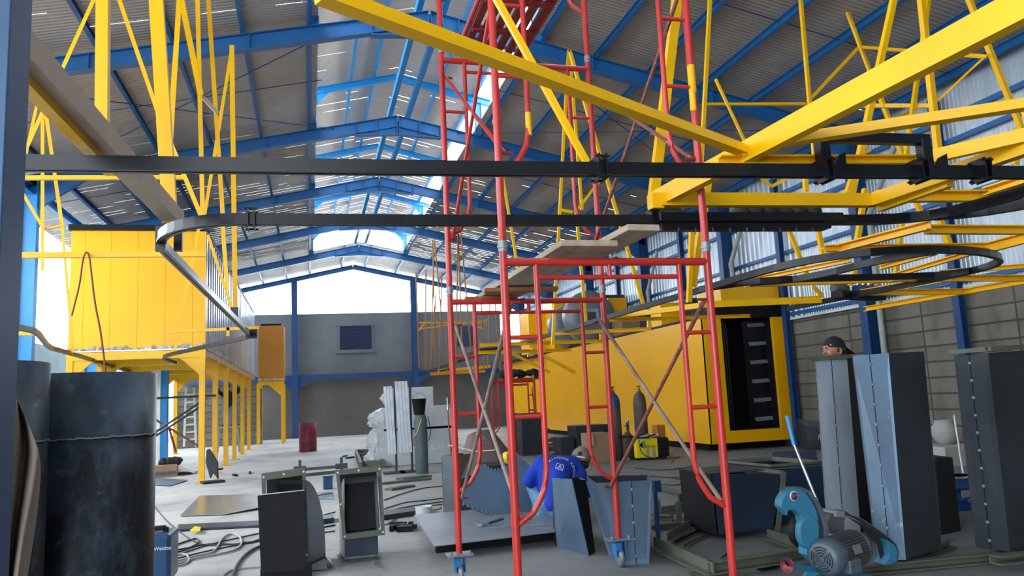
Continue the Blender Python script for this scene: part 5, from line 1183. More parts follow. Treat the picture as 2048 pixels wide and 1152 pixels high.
t2 = thing('flanged_elbow_duct', 'left flanged elbow duct with a black plate leaning over its opening', 'duct', ((f[0].x+f[1].x)/2, Y2+.2, 0), 'flanged elbow ducts')
c2, n2 = flange_frame(f, .17, t2); curved_body(f, t2, 'greysteel', dx=.42, dep=.7)
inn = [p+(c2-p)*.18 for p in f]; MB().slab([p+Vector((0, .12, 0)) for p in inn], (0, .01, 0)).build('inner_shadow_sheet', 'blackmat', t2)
f3 = [at(522, 1146, Y=Y2-.25), at(612, 1140, Y=Y2-.25), at(609, 981, Y=Y2-.04), at(515, 991, Y=Y2-.04)]
f3b = [p.copy() for p in f3]; 
for k in (0, 1): f3b[k].z = .01
t3 = tag(MB().slab([f3[0], f3[1], f3[2], f3[3]], (0, .006, 0)).build('black_plate', 'blackmat'), 'black rectangular plate with bright top edge leaning on the left elbow duct', 'steel plate')
MB().bar(f3[3]+Z*.004, f3[2]+Z*.004, .012, .008).build('bright_edge', 'chrome', t3)
tag(MB().box((f3[0]+f3[1])/2+Vector((.02, .10, -.05)), (.40, .16, f3[0].z+.08)).build('dark_base_block', 'blackmat'), 'dark block under the leaning black plate at the bottom of the picture', 'block')
# bright sheet corners between elbows
for i, (a, b, d, lab) in enumerate((((600, 1142), (648, 1118), (655, 1138), 'bright bent sheet corner at the foot of the left elbow duct'), ((662, 1120), (650, 1112), (672, 1140), 'bright bent sheet corner at the foot of the right elbow duct'), ((751, 1118), (760, 1130), (748, 1130), 'tiny bright sheet corner right of the right elbow foot'))):
    P4 = [at(*a, Z=.01), at(*b, Z=.07), at(*d, Z=.02)]
    tag(MB().slab(P4, (0, .004, .003)).build('sheet_corner', 'chrome'), lab, 'sheet scrap')
# rack rails behind elbows, blue clamp on floor
t = thing('steel_rack_frame', 'low olive angle frame lying behind the two elbow ducts', 'steel frame', at(645, 955, Z=0))
MB().bar(at(612, 950, Z=.28), at(672, 944, Z=.28), .05, .05, 'L').build('bar', 'olive', t); MB().bar(at(590, 940, Z=.33), at(694, 932, Z=.33), .05, .05, 'L').build('bar', 'olive', t)
for px, py in ((600, 932), (683, 926)): MB().box(at(px, py+6, Z=.36), (.2, .04, .09)).box(at(px, py+6, Z=.18), (.05, .05, .34)).build('end_lug', 'darksteel', t)
q = at(656, 978, Z=0); t = thing('floor_clamp', 'blue steel block on a pale sheet between the elbow ducts', 'block', q)
MB().box(q+Z*.10, (.15, .16, .19)).build('body', 'weldblue', t, bevel=.01); MB().box(q+Vector((0, 0, .21)), (.18, .18, .02)).build('top_plate', 'bluesteel', t)
tag(MB().slab([at(632, 985, Z=.005), at(665, 985, Z=.005), at(668, 998, Z=.005), at(630, 998, Z=.005)], (0, 0, .004)).build('pale_sheet', 'bluesteel'), 'small pale blue sheet under the blue block', 'steel sheet')
tag(MB().slab([at(640, 1040, Z=.01), at(668, 1036, Z=.01), at(668, 1044, Z=.01), at(640, 1048, Z=.01)], (0, 0, .05)).build('blue_flat', 'navyplate'), 'flat navy bar between the elbow ducts', 'steel bar')
# ladder frame behind
t = thing('ladder_frame', 'olive ladder-like steel frame lying left of the wrapped stacks', 'steel frame', at(735, 920, Z=0))
MB().bar(at(712, 904, Z=.12), at(722, 930, Z=.12), .06, .12).build('rail', 'olive', t); MB().bar(at(750, 902, Z=.12), at(765, 928, Z=.12), .06, .12).build('rail', 'olive', t)
for k in range(4): MB().bar(at(712+k*3.2, 904+k*8, Z=.12), at(750+k*4.5, 902+k*8, Z=.12), .06, .12).build('rung', 'olive', t)
# flat sheets and bar on the left floor
sh = [at(360, 1032, Z=.012), at(400, 992, Z=.02), at(530, 988, Z=.012), at(560, 1005, Z=.012), at(515, 1016, Z=.03), at(450, 1029, Z=.012)]
tag(MB().slab(sh, (0, 0, .006)).build('floor_sheet', 'galv'), 'shiny steel sheet lying flat on the floor left of the elbow ducts', 'steel sheet')
tag(MB().slab([at(300, 955, Z=.01), at(376, 960, Z=.02), at(340, 972, Z=.01), at(300, 970, Z=.01)], (0, 0, .005)).build('floor_sheet', 'bluesteel'), 'pale blue sheet on the floor near the cardboard box by the oven leg', 'steel sheet')
tag(MB().slab([at(355, 1062, Z=.01), at(357, 1052, Z=.01), at(525, 1044, Z=.01), at(525, 1053, Z=.01)], (0, 0, .02)).build('flat_bar', 'navyplate'), 'long blue-grey flat bar on the floor in front of the shiny sheet', 'steel bar')
tag(MB().slab([at(380, 1062, Z=.04), at(390, 1054, Z=.04), at(402, 1056, Z=.04), at(400, 1062, Z=.04)], (0, 0, .01)).build('yellow_rag', 'yelplastic'), 'crumpled yellow and white scrap on the long flat bar', 'rag')
tag(MB().slab([at(856, 1018, Z=.01), at(762, 1030, Z=.01), at(762, 1040, Z=.01), at(858, 1026, Z=.01)], (0, 0, .05)).build('flat_bar', 'darksteel'), 'dark flat bar on the floor between right elbow and paint tin', 'steel bar')
# leaning shield-like sheet at the first oven leg
t = tag(MB().slab([at(x, y, Y=16.3-.2*(y-900)/60) for x, y in ((413, 900), (418, 898), (427, 912), (434, 925), (435, 958), (430, 950), (424, 946), (420, 956), (417, 945), (411, 925))], (.02, .02, 0)).build('cut_sheet', 'darksteel'), 'dark curved cut-out sheet leaning on the nearest oven leg', 'steel sheet')
tag(MB().box(at(425, 963, Z=.03), (.4, .25, .04), .4).build('base_stone', 'darksteel'), 'flat dark plate at the foot of the leaning cut-out sheet', 'steel plate')
# cartons with a plastic bag under the oven
A = at(308, 956, Z=0); y = A.y; zt_ = at(330, 930, Y=y).z
t = thing('cardboard_box', 'open brown carton with blue stripe under the oven, plastic sheet beside it', 'box', (at(330, 950, Y=y).x, y, 0))
B = at(352, 956, Y=y)
MB().box(((A.x+B.x)/2, y+.2, zt_/2), (B.x-A.x, .45, zt_), .1).build('body', 'card', t, bevel=.01); MB().box(((A.x+B.x)/2, y-.045, zt_*.35), (B.x-A.x, .012, zt_*.2), .1).build('printed_stripe', 'weldblue', t)
mb = MB(); R_.seed(9)
for i in range(7): mb.lathe(Vector((A.x+.3+R_.uniform(-.2, .2), y+.2, zt_+.02)), [(.02, -.05), (.12, 0), (.1, .08), (.02, .14)], 7, (R_.uniform(-.6, .6), R_.uniform(-.5, .5), 1))
tag(mb.build('black_bag', 'rubber'), 'black plastic bag stuffed in the open carton under the oven', 'bag')
pts = [(300, 940), (312, 925), (340, 915), (362, 918), (380, 935), (390, 948), (375, 953), (352, 956), (350, 935), (330, 926)]
nn = 9; g = []; vs = []
for i in range(nn):
    for j in range(7):
        u, v = i/(nn-1), j/6; p = at(305+u*82, 950-v*4, Z=0); hz = .42*math.sin(PI*min(1, u*1.1))*(1-.75*u)*math.sin(PI*v*.9+.2)+R_.uniform(0, .06); vs.append(Vector((p.x, y+.3+v*1.1, max(.01, hz))))
mb = MB().add(vs, [(i*7+j, (i+1)*7+j, (i+1)*7+j+1, i*7+j+1) for i in range(nn-1) for j in range(6)], True)
tag(mb.build('plastic_sheet', 'plastic'), 'crumpled translucent plastic sheet behind the carton under the oven', 'plastic sheet')
# things under the oven: red trestle, wooden crate, white ladder, scaffold braces
t = thing('wooden_crate', 'pale wooden crate under the oven beyond the carton', 'crate', at(320, 915, Z=0))
A, B = at(300, 925, Z=0), at(338, 915, Z=0); MB().box(((A.x+B.x)/2, A.y+.5, .4), (B.x-A.x+.2, .9, .8)).build('body', 'wood', t, bevel=.01)
t = thing('step_ladder', 'white ladder standing at the far side under the oven', 'ladder', (at(376, 880, Z=0)))
y = 21.5
for xa, xb in ((372, 368), (388, 392)): MB().bar(at(xa, 775, Y=y+.2), at(xb, 893, Y=y), .05).build('rail', 'white', t)
for k in range(7): MB().bar(at(371, 790+k*15, Y=y+.1), at(391, 788+k*15, Y=y+.1), .04).build('rung', 'white', t)
for i, (a, b, yy, m_, lab) in enumerate((((305, 868), (412, 797), 19, 'darksteel', 'upper dark diagonal tube crossing under the oven'), ((305, 876), (412, 806), 19.3, 'darksteel', 'lower dark diagonal tube crossing under the oven'), ((304, 835), (402, 895), 19.6, 'rustbrace', 'rusty tube crossing the dark diagonals under the oven'), ((302, 797), (432, 791), 18.5, 'darksteel', 'level dark pipe crossing under the oven at head height'), ((338, 855), (352, 905), 19, 'reddk', 'short red trestle leg beside the wooden crate'))):
    tag(MB().tube([at(*a, Y=yy), at(*b, Y=yy)], .025, 8).build('tube', m_), lab, 'tube', 'tubes under the oven')
tag(MB().box((at(326, 800, Y=23).x, 23, 2.2), (.25, .3, 4.4)).build('blue_post', 'sky_and_lit_blue'), 'bright blue post beyond the oven legs on the open side', 'post')
tag(MB().box((at(312, 800, Y=22.5).x, 22.5, 1.4), (.22, .1, 2.8)).build('white_board', 'white'), 'tall white board beside the bright blue post', 'board')
# concrete blocks wall piece at back left under the oven
tag(MB().box((at(437, 830, Y=33.5).x, 33.5, 1.1), (3.3, .3, 2.2)).build('block_partition', 'block'), 'grey block partition at the back under the oven', 'partition')
tag(MB().box(at(355, 885, Z=0)+Vector((0, .3, .15)), (1.0, .5, .3)).build('white_trolley', 'white'), 'low white crate on the floor at the foot of the white ladder', 'crate')
# --- cables on the floor
def cable(px, r, mat, label, z=None):
    P = [at(a, b, Z=r+.002+(.05*(c_[0]) if (c_ := rest) else 0)) for a, b, *rest in px]
    tag(MB().tube(smooth_path(P, 3), r, 6).build('floor_cable', mat), label, 'cable', 'cables on the floor')
cs = [([(345, 1092), (380, 1080), (395, 1076), (400, 1085), (370, 1100), (350, 1105)], .010, 'cable', 'black cable loop beside the navy welding machine'),
 ([(303, 1005), (330, 1040), (365, 1068), (395, 1088), (440, 1092), (525, 1080)], .007, 'cable', 'thin dark cable running from the big pipe down to the cable tangle'),
 ([(345, 1125), (400, 1110), (430, 1105), (445, 1072), (470, 1066), (486, 1080), (478, 1098), (440, 1108), (380, 1118), (345, 1132)], .011, 'cablew', 'pale thick cable making a big loop left of the elbow ducts'),
 ([(345, 1112), (370, 1106), (380, 1118), (372, 1128), (345, 1134)], .010, 'cablew', 'small pale cable loop at the navy welding machine'),
 ([(462, 1160), (475, 1125), (500, 1100), (540, 1085)], .013, 'cable', 'thick black cable curving up from the bottom edge left of the leaning plate'),
 ([(440, 1160), (455, 1142), (480, 1137), (530, 1133)], .008, 'cablew', 'grey cable along the bottom beside the thick black one'),
 ([(355, 1110), (420, 1088), (480, 1075), (530, 1064)], .008, 'cable', 'upper black cable running to the leaning plate'),
 ([(350, 1118), (430, 1098), (500, 1086), (530, 1074)], .008, 'cable', 'middle black cable running to the leaning plate'),
 ([(352, 1100), (430, 1085), (480, 1090), (530, 1080)], .008, 'cable', 'lower black cable running to the leaning plate'),
 ([(640, 1032), (670, 1024)], .008, 'cable', 'upper short cable seen between the elbow ducts'), ([(640, 1056), (670, 1050)], .010, 'cable', 'middle short cable seen between the elbow ducts'), ([(640, 1066), (670, 1062)], .008, 'cable', 'lower short cable seen between the elbow ducts'),
 ([(768, 1000), (810, 985), (850, 975), (888, 972)], .009, 'cable', 'upper black cable between right elbow and grey duct'),
 ([(768, 1018), (810, 1004), (850, 1001), (888, 996)], .008, 'cable', 'second black cable between right elbow and grey duct'),
 ([(768, 1024), (820, 1012), (888, 1003)], .008, 'cable', 'third black cable between right elbow and grey duct'),
 ([(770, 1050), (790, 1040), (795, 1026), (830, 1015), (888, 1008)], .007, 'cable', 'lowest dark cable bending past the black offcuts'),
 ([(862, 1015), (875, 1020), (884, 1010), (888, 1024)], .008, 'cablew', 'white cable knot behind the paint tin'),
 ([(620, 994), (665, 986)], .007, 'cable', 'thin cable in front of the blue block'),
 ([(1270, 936), (1330, 942), (1400, 930)], .008, 'cable', 'black cable on the floor in front of the yellow welder, back one'),
 ([(1280, 950), (1340, 956), (1400, 952)], .008, 'cable', 'black cable on the floor right of the castor, middle one'),
 ([(1300, 966), (1350, 972), (1380, 962), (1340, 955)], .008, 'cable', 'black cable loop behind the olive offcuts'),
 ([(1340, 927), (1352, 915), (1346, 905), (1338, 902)], .006, 'cablew', 'thin pale wire beside the yellow welder'),
 ([(1420, 1150), (1440, 1118), (1455, 1106)], .006, 'cable', 'thin wire crossing the floor frame front edge'),
 ([(790, 900), (800, 925), (820, 928), (832, 905), (820, 890), (800, 905)], .009, 'cable', 'dark cable looped at the foot of the galvanised strips')]
for px, r, m_, lab in cs:
    P = [at(a, b, Z=r+.003) for a, b in px]; tag(MB().tube(smooth_path(P, 3), r, 6).build('floor_cable', m_), lab, 'cable', 'cables on the floor')
R_.seed(11)
for k, (px, py, w, l) in enumerate(((812, 962, .9, .12), (828, 955, .6, .25), (800, 975, .5, .18), (700, 915, .3, .06), (760, 895, .25, .08), (690, 912, .3, .07), (440, 938, .25, .1), (500, 945, .4, .05), (470, 950, .3, .06))):
    q = at(px, py, Z=.02); tag(MB().box(q, (w, l, .035), .25+.2*k).build('floor_offcut', 'olive' if k < 3 else 'blackmat'), ['long olive offcut under the galvanised strips', 'broad olive offcut by the gas cylinder foot', 'olive offcut nearest in front of the strips', 'dark chip on the floor left of the ladder frame', 'dark chip near the wrapped stacks', 'dark twig-like chip near the maroon drum', 'dark scrap right of the nearest oven leg', 'thin dark strip on the bright floor, right one', 'thin dark strip on the bright floor, left one'][k], 'scrap')

# ================================================================== CHOP SAW
def SP(px, py, y=4.35): return at(px, py, Y=y)
q0 = SP(1690, 1150)
saw = thing('abrasive_chop_saw', 'light blue abrasive cut-off saw with grey motor in the right foreground', 'saw', (q0.x, q0.y, 0))
def saw_prism(px, y, th, name, mat, bev=.004):
    MB().slab([SP(a, b, y) for a, b in px], (0, th, 0)).build(name, mat, saw, bevel=bev)
guard = [(1560, 1013), (1563, 998), (1571, 985), (1584, 978), (1600, 977), (1613, 986), (1624, 1001), (1633, 1018), (1638, 1038), (1640, 1060), (1612, 1062), (1604, 1044), (1602, 1032), (1594, 1023), (1585, 1020), (1578, 1022), (1576, 1033), (1570, 1025)]
ga = [(x, y) for x, y in guard]
saw_prism(ga, 4.30, .07, 'blade_guard', 'saw', .010)
rim = [(1570, 980), (1588, 975), (1606, 975), (1622, 982), (1636, 1000), (1650, 1026), (1658, 1056), (1658, 1080), (1648, 1080), (1648, 1056), (1640, 1030), (1628, 1004), (1614, 986), (1598, 979)]
saw_prism(rim, 4.33, .08, 'guard_rim', 'motor', .004)
q = SP(1622, 1062, 4.295)
MB().slab([SP(1619+21*math.cos(i*PI/14), 1064+35*math.sin(i*PI/14), 4.29) for i in range(28)], (0, .05, 0)).build('guard_boss', 'saw', saw, bevel=.012)
saw.children
MB().lathe(SP(1606, 1062, 4.38), [(.02, 0), (.105, .0), (.105, .006), (.02, .006)], 40, (0, 1, 0)).build('cutting_disc', 'blackmat', saw)
saw_prism([(1612, 1090), (1636, 1088), (1640, 1112), (1628, 1124), (1612, 1110)], 4.30, .08, 'guard_arm', 'saw', .006)
# round sticker
q = SP(1588, 992, 4.296); t_ = MB().lathe(q, [(.001, 0), (.029, 0), (.029, .002), (.001, .002)], 24, (0, -1, 0)); t_.build('round_sticker', 'white', saw)
MB().lathe(q+Vector((0, -.002, 0)), [(.001, 0), (.024, 0), (.024, .001), (.001, .001)], 24, (0, -1, 0)).build('sticker_disc', 'weldblue', saw)
MB().box(q+Vector((0, -.004, 0)), (.046, .002, .012), rot=Matrix.Rotation(-.3, 3, 'Y')).build('sticker_band', 'redplastic', saw)
# handle lever with blue grip
a, b, c = SP(1637, 1010, 4.5), SP(1588, 890, 4.62), SP(1574, 832, 4.68)
MB().tube([a, b], .010, 10).build('lever', 'chrome', saw); MB().tube([b, c], .013, 10).build('lever_grip', 'sky_and_lit_blue', saw)
# pivot head and belt guard
saw_prism([(1660, 1030), (1680, 1022), (1692, 1030), (1686, 1066), (1664, 1068), (1652, 1050)], 4.5, .14, 'pivot_block', 'motordust')
MB().box(SP(1677, 1028, 4.5)+Vector((0, .05, 0)), (.07, .14, .04), rot=Matrix.Rotation(.15, 3, 'Y')).build('pivot_cap', 'greysteel', saw, bevel=.004)
belt_o = [(1688, 1022), (1700, 1030), (1722, 1038), (1750, 1056), (1778, 1076), (1792, 1090), (1797, 1106), (1794, 1122), (1782, 1130), (1768, 1128)]
P1 = [SP(x, y, 4.55) for x, y in belt_o]; w = Vector((0, .09, 0))
mb = MB()
for a, b in zip(P1, P1[1:]):
    n_ = (b-a).cross(Vector((0, 1, 0))).normalized()*.006; mb.slab([a, b, b+w, a+w], n_)
mb.build('belt_guard', 'motordust', saw)
saw_prism([(1772, 1078), (1790, 1090), (1797, 1106), (1794, 1122), (1782, 1130), (1770, 1130), (1780, 1112), (1778, 1092)], 4.54, .11, 'belt_guard_end', 'saw', .004)
saw_prism([(1690, 1030), (1745, 1060), (1775, 1080), (1778, 1110), (1764, 1128), (1756, 1090), (1720, 1050)], 4.60, .01, 'belt_backplate', 'rubber', .0)
# motor with fins and fan cowl
ax = Vector((.93, .35, .05)).normalized(); mq = SP(1646, 1118, 4.2)
rm = .110
MB().lathe(mq, [(.03, -.012), (rm*.80, -.010), (rm*.96, .015), (rm, .05), (rm, .10), (rm*.95, .105)], 36, ax).build('fan_cowl', 'motor', saw)
MB().lathe(mq+ax*.10, [(rm*.86, 0), (rm*.86, .24), (rm*.8, .25)], 32, ax).build('motor_body', 'motordust', saw)
mb = MB(); e1 = ax.orthogonal().normalized(); e2 = ax.cross(e1)
for k in range(40):
    u = 2*PI*k/40; d = e1*math.cos(u)+e2*math.sin(u); mb.bar(mq+ax*.11+d*rm*.92, mq+ax*.34+d*rm*.92, .005, .018, 'box', d)
mb.build('cooling_fins', 'motordust', saw)
mb = MB()
for rr in (.022, .038, .054, .070):
    for s0 in range(4): mb.tube([mq-ax*.012+(e1*math.cos(u)+e2*math.sin(u))*rr for u in [s0*PI/2+.12+i*(PI/2-.24)/7 for i in range(8)]], .0035, 5)
mb.build('grille_slots', 'rubber', saw)
MB().lathe(mq+ax*.34, [(rm*.5, 0), (rm*.95, .0), (rm*.9, .03), (rm*.4, .05)], 32, ax).build('end_bell', 'motor', saw)
jb = mq+ax*.17+Vector((0, -.10, -.055)); MB().box(jb, (.11, .07, .08), rot=Matrix.Rotation(.3, 3, 'Z')).build('junction_box', 'motor', saw, bevel=.01)
MB().lathe(jb+Vector((-.01, -.035, .02)), [(.015, 0), (.015, .003)], 14, (.2, -1, .1)).build('badge', 'redplastic', saw)
pl_ = mq+ax*.19+Vector((.03, -.112, .035)); MB().box(pl_, (.085, .003, .05), rot=Matrix.Rotation(.36, 3, 'Z') @ Matrix.Rotation(-.35, 3, 'X')).build('rating_plate', 'chrome', saw)
MB().box(mq+ax*.16+Vector((0, .06, -.17)), (.34, .22, .05), .3).build('motor_base', 'saw', saw, bevel=.005)
# vise with screw and dished red wheel
vq = SP(1576, 1131, 4.15)
MB().lathe(vq, [(.001, .0), (.020, .004), (.036, .014), (.040, .018), (.040, .008), (.02, -.010), (.001, -.012)], 28, (-.75, -.6, .1)).build('hand_wheel', 'maroon', saw)
MB().lathe(vq, [(.038, .004), (.043, .012), (.040, .022)], 28, (-.75, -.6, .1), cap=False).build('wheel_rim', 'chrome', saw)
MB().tube([vq, vq+Vector((-.03, -.02, .03))], .006, 8).build('crank_pin', 'blackmat', saw)
MB().bar(vq+Vector((.01, .01, -.005)), SP(1660, 1143, 4.35), .035, .035).build('vise_bar', 'saw', saw, bevel=.003)
MB().bar(SP(1612, 1146, 4.25), SP(1640, 1175, 4.25), .03, .06).build('vise_jaw', 'saw', saw, bevel=.003)
MB().box(Vector((q0.x-.02, 4.42, .10)), (.60, .38, .03)).build('base_table', 'saw', saw); MB().box(Vector((q0.x-.0, 4.55, .22)), (.10, .08, .24)).build('base_column', 'saw', saw)
for sx in (-.27, .25):
    for sy in (-.15, .15): MB().box((q0.x+sx, 4.42+sy, .045), (.04, .04, .09)).build('leg', 'saw', saw)

# ================================================================== PEOPLE
def hand(caps, w, d, up_, s=1, curl=.5):
    """five-fingered hand: w wrist, d pointing direction, up_ back of hand"""
    d = Vector(d).normalized(); side = d.cross(Vector(up_)).normalized()*s; n = side.cross(d)*s
    w = Vector(w); caps.append((w, w+d*.07, .026, .034, ))
    for k, (o, L_) in enumerate(((-.027, .055), (-.009, .068), (.010, .064), (.028, .050))):
        a = w+d*.082+side*o; b = a+d*L_*.5-n*L_*.2*curl; c_ = b+d*L_*.35-n*L_*.45*curl
        caps.append((a, b, .0088, .0080)); caps.append((b, c_, .0080, .0068))
    a = w+d*.03-side*.030; b = a+d*.03-side*.028-n*.006; caps += [(a, b, .011, .009), (b, b+d*.03-side*.004, .009, .0075)]
def V(*a): return Vector(a)
# crouching man in royal blue
yy = 8.0; zP = .13
def G(px, py, dy=0): return at(px, py, Y=yy+dy)
hip = G(1108, 1003, .05); hipL = hip+V(-.12, 0, 0); hipR = hip+V(.12, .02, 0)
chest = G(1112, 950, .10); neck = G(1146, 927, .22); shL = G(1083, 925, .14); shR = G(1160, 950, .16)
kneeL = G(1064, 968, .32); kneeR = G(1120, 975, .50); 
ankL = G(1080, 1042, .06); ankL.z = zP+.09; ankR = G(1118, 1040, .12); ankR.z = zP+.09
elL = G(1056, 962, .10); haL = G(1080, 985, .52); elR = G(1178, 985, .35); haR = G(1130, 1005, .62)
head = G(1160, 920, .30)
man = thing('person', 'crouching man in royal blue shirt, jeans and khaki backwards cap, his back to the camera', 'person', (hip.x, hip.y, zP))
caps = [(hip, chest, .125, .13), (chest, neck, .14, .08), (neck, head, .055, .06), (head+V(0, 0, -.01), head+V(.02, .02, .03), .085, .088), (head+V(.04, .05, -.05), head+V(.045, .06, -.06), .05, .045),
        (shL, elL, .05, .04), (elL, haL, .038, .026), (shR, elR, .05, .04), (elR, haR, .038, .026), (neck, shL, .07, .055), (neck, shR, .07, .055), (hipL, kneeL, .085, .058), (kneeL, ankL, .054, .036), (hipR, kneeR, .085, .058), (kneeR, ankR, .054, .036),
        (ankL, ankL+V(.02, .12, -.06), .035, .03), (ankR, ankR+V(.03, .12, -.06), .035, .03)]
ear = head+V(-.085, .02, -.02); caps.append((ear, ear+V(0, 0, .02), .016, .018)); caps.append((head+V(.10, .09, -.02), head+V(.11, .10, -.035), .014, .016))
hand(caps, haL, V(.3, .6, -.4), V(0, 0, 1), 1, .9); hand(caps, haR, V(-.2, .7, -.4), V(0, 0, 1), -1, .9)
blob('body', caps, 'skin', man, .009)
# shirt
shirt = [(hip+V(0, 0, .02), chest, .155, .165), (chest, neck+V(-.02, -.02, -.02), .165, .10), (neck, shL, .085, .078), (neck+V(.0, -.02, -.02), shR, .09, .08), (shL, elL+V(0, 0, .01), .078, .062), (elL, elL.lerp(haL, .25), .060, .052), (shR, elR, .075, .058), (shL.lerp(hip, .2), hip+V(-.02, 0, .0), .11, .13), (shR.lerp(hip, .2), hip+V(.08, .0, .02), .10, .12), (hip+V(-.05, -.06, -.02), hip+V(.08, -.06, -.03), .10, .10)]
blob('shirt', shirt, 'shirt', man, .012, 5)
jeans = [(hip+V(0, 0, -.02), hip+V(0, -.02, -.07), .15, .14), (hipL+V(0, 0, -.02), kneeL, .105, .078), (kneeL, ankL+V(0, 0, .03), .074, .056), (hipR+V(0, 0, -.02), kneeR, .105, .078), (kneeR, ankR+V(0, 0, .03), .074, .056), (hipL+V(0, 0, -.06), hipR+V(0, 0, -.06), .12, .12)]
blob('jeans', jeans, 'jeans', man, .012, 4)
for an, nm in ((ankL, 'left'), (ankR, 'right')):
    blob('shoe', [(V(an.x-.01, an.y-.05, zP+.045), V(an.x+.01, an.y+.12, zP+.035), .042, .038), (V(an.x, an.y-.02, zP+.04), V(an.x, an.y-.02, zP+.08), .042, .042)], 'shoe', man, .009, 3)
MB().box(hip+V(.13, -.135, -.05), (.14, .02, .03)).build('belt', 'rubber', man)
# cap worn backwards: shell, strap opening, brim forward-down
cc = head+V(.02, .01, .03); axis = V(.45, .25, .86).normalized()
pr = [(.108*math.cos(t), .115*math.sin(t)) for t in [-.25+i*(PI/2+.24)/9 for i in range(10)]]; pr[-1] = (.0005, .115)
MB().lathe(cc, pr, 26, axis, cap=False).build('cap', 'cap', man)
e_ = axis.orthogonal(); op = cc+V(-.045, -.088, .045); n_ = (op-cc).normalized()
MB().lathe(op-n_*.012, [(.0005, .015), (.024, .013), (.026, .004)], 18, n_).build('cap_opening', 'hair', man)
MB().tube([cc+V(-.088, -.065, .01), cc+V(-.05, -.108, .012), cc+V(.0, -.115, .0)], .008, 6).build('cap_strap', 'white', man)
blob('hair', [(head+V(-.03, -.06, -.03), head+V(.03, -.065, -.05), .045, .045), (head+V(-.07, -.01, -.03), head+V(-.03, -.05, -.05), .03, .04)], 'hair', man, .009, 2)
# face features (seen only from the side): nose
# writing on the back of the shirt
bc = G(1118, 930, -.07)
nx = V(1, .12, -.18).normalized(); ny = V(.12, .45, .88).normalized()
fr4 = frame4(bc, nx, ny)
X_, Y_, Z_ = fr4.col[0].to_3d(), fr4.col[1].to_3d(), fr4.col[2].to_3d()
def on_shirt(u, v): return bc+X_*u+Y_*v
word = 'SURIAGUNG KENCANA'
import mathutils
from mathutils.bvhtree import BVHTree
bpy.context.view_layer.update()
dg = bpy.context.evaluated_depsgraph_get()
shirt_o = [o for o in bpy.data.objects if o.name.startswith('shirt')][0]
so = shirt_o.evaluated_get(dg); bvh = BVHTree.FromPolygons([so.matrix_world @ v.co for v in so.data.vertices], [p.vertices[:] for p in so.data.polygons])
camp = Vector((0, 0, H))
def on_body(px, py):
    v = Vector((px-CX, py-CY, F)); d = Vector((v.dot(Tv), v.dot(Lv), v.dot(Uv))).normalized()
    h, n, i_, ds = bvh.ray_cast(camp, d)
    return (h, n) if h is not None else (None, None)
for k, ch in enumerate(word):
    if ch == ' ': continue
    u = k/(len(word)-1); ang = math.radians(152-u*188)
    cx_, cy_ = 1118, 943; rx, ry = 30, 32
    px, py = cx_+rx*math.cos(ang), cy_-ry*math.sin(ang)*.85
    h, n = on_body(px, py); h2, n2 = on_body(px+2*math.sin(ang), py+2*math.cos(ang)*.85)
    if h is None or h2 is None or (h2-h).length > .08: continue
    X2 = (h2-h).normalized()
    text_obj(ch, .046, 'textwhite', man, frame4(h+n*.004, X2, n.cross(X2)))
h, n = on_body(1119, 934); ha, _ = on_body(1125, 935.5)
if h is not None and ha is not None:
    X2 = (ha-h).normalized(); Y2 = n.cross(X2).normalized(); mb = MB()
    o_ = h+n*.005
    sq = [o_+X2*a+Y2*b for a, b in ((-.045, -.03), (.035, -.035), (.045, .03), (-.030, .035))]
    for i in range(4): mb.tube([sq[i], sq[(i+1) % 4]], .0026, 5)
    for a, b in (((-.03, -.022), (.005, .022)), ((-.012, -.022), (.010, .008)), ((.005, -.022), (.016, -.004)), ((.005, .024), (.026, -.024)), ((-.02, -.022), (.008, .014))): mb.tube([o_+X2*a[0]+Y2*a[1], o_+X2*b[0]+Y2*b[1]], .0024, 5)
    mb.build('shirt_emblem', 'textwhite', man)
# man behind the left tall duct
hd = at(1667, 702, Y=6.35); px0 = hd
man2 = thing('person', 'man in a black cap, face half hidden behind the left tall duct', 'person', (hd.x+.03, 6.4, 0))
hp = V(hd.x+.06, 6.42, .88); nk = hd+V(.03, .01, -.19); ch = V(hd.x+.05, 6.43, 1.22)
sl, sr = V(hd.x+.03, 6.25, hd.z-.25), V(hd.x+.07, 6.60, hd.z-.25)
caps = [(hp, ch, .13, .14), (ch, nk, .13, .06), (nk, hd+V(.01, 0, -.06), .055, .055), (hd+V(.02, 0, .02), hd+V(-.01, 0, .02), .088, .082), (hd+V(-.02, 0, -.03), hd+V(-.03, 0, -.08), .062, .04),
        (hd+V(-.088, 0, .01), hd+V(-.112, 0, -.028), .010, .013), (hd+V(-.085, -.03, .035), hd+V(-.085, .03, .035), .014, .014), (hd+V(-.07, -.045, -.02), hd+V(-.06, -.05, -.03), .024, .022), (hd+V(-.092, -.015, -.06), hd+V(-.092, .015, -.06), .009, .009),
        (hd+V(.015, -.088, .0), hd+V(.012, -.086, -.03), .016, .012), (hd+V(.015, .088, .0), hd+V(.012, .086, -.03), .016, .012),
        (sl, ch, .06, .1), (sr, ch, .06, .1)]
for s_, sh_ in ((-1, sl), (1, sr)):
    el = sh_+V(.0, s_*.03, -.28); wr = el+V(-.06, -s_*.0, -.22); caps += [(sh_, el, .05, .04), (el, wr, .038, .026)]; hand(caps, wr, V(-.15, 0, -1), V(0, s_, 0), s_, .6)
    hj = hp+V(0, s_*.09, -.03); kn = hj+V(-.03, s_*.02, -.40); an = V(kn.x+.02, kn.y, .09); caps += [(hj, kn, .08, .055), (kn, an, .052, .036), (an, an+V(-.14, 0, -.05), .034, .03)]
blob('body', caps, 'skin', man2, .009)
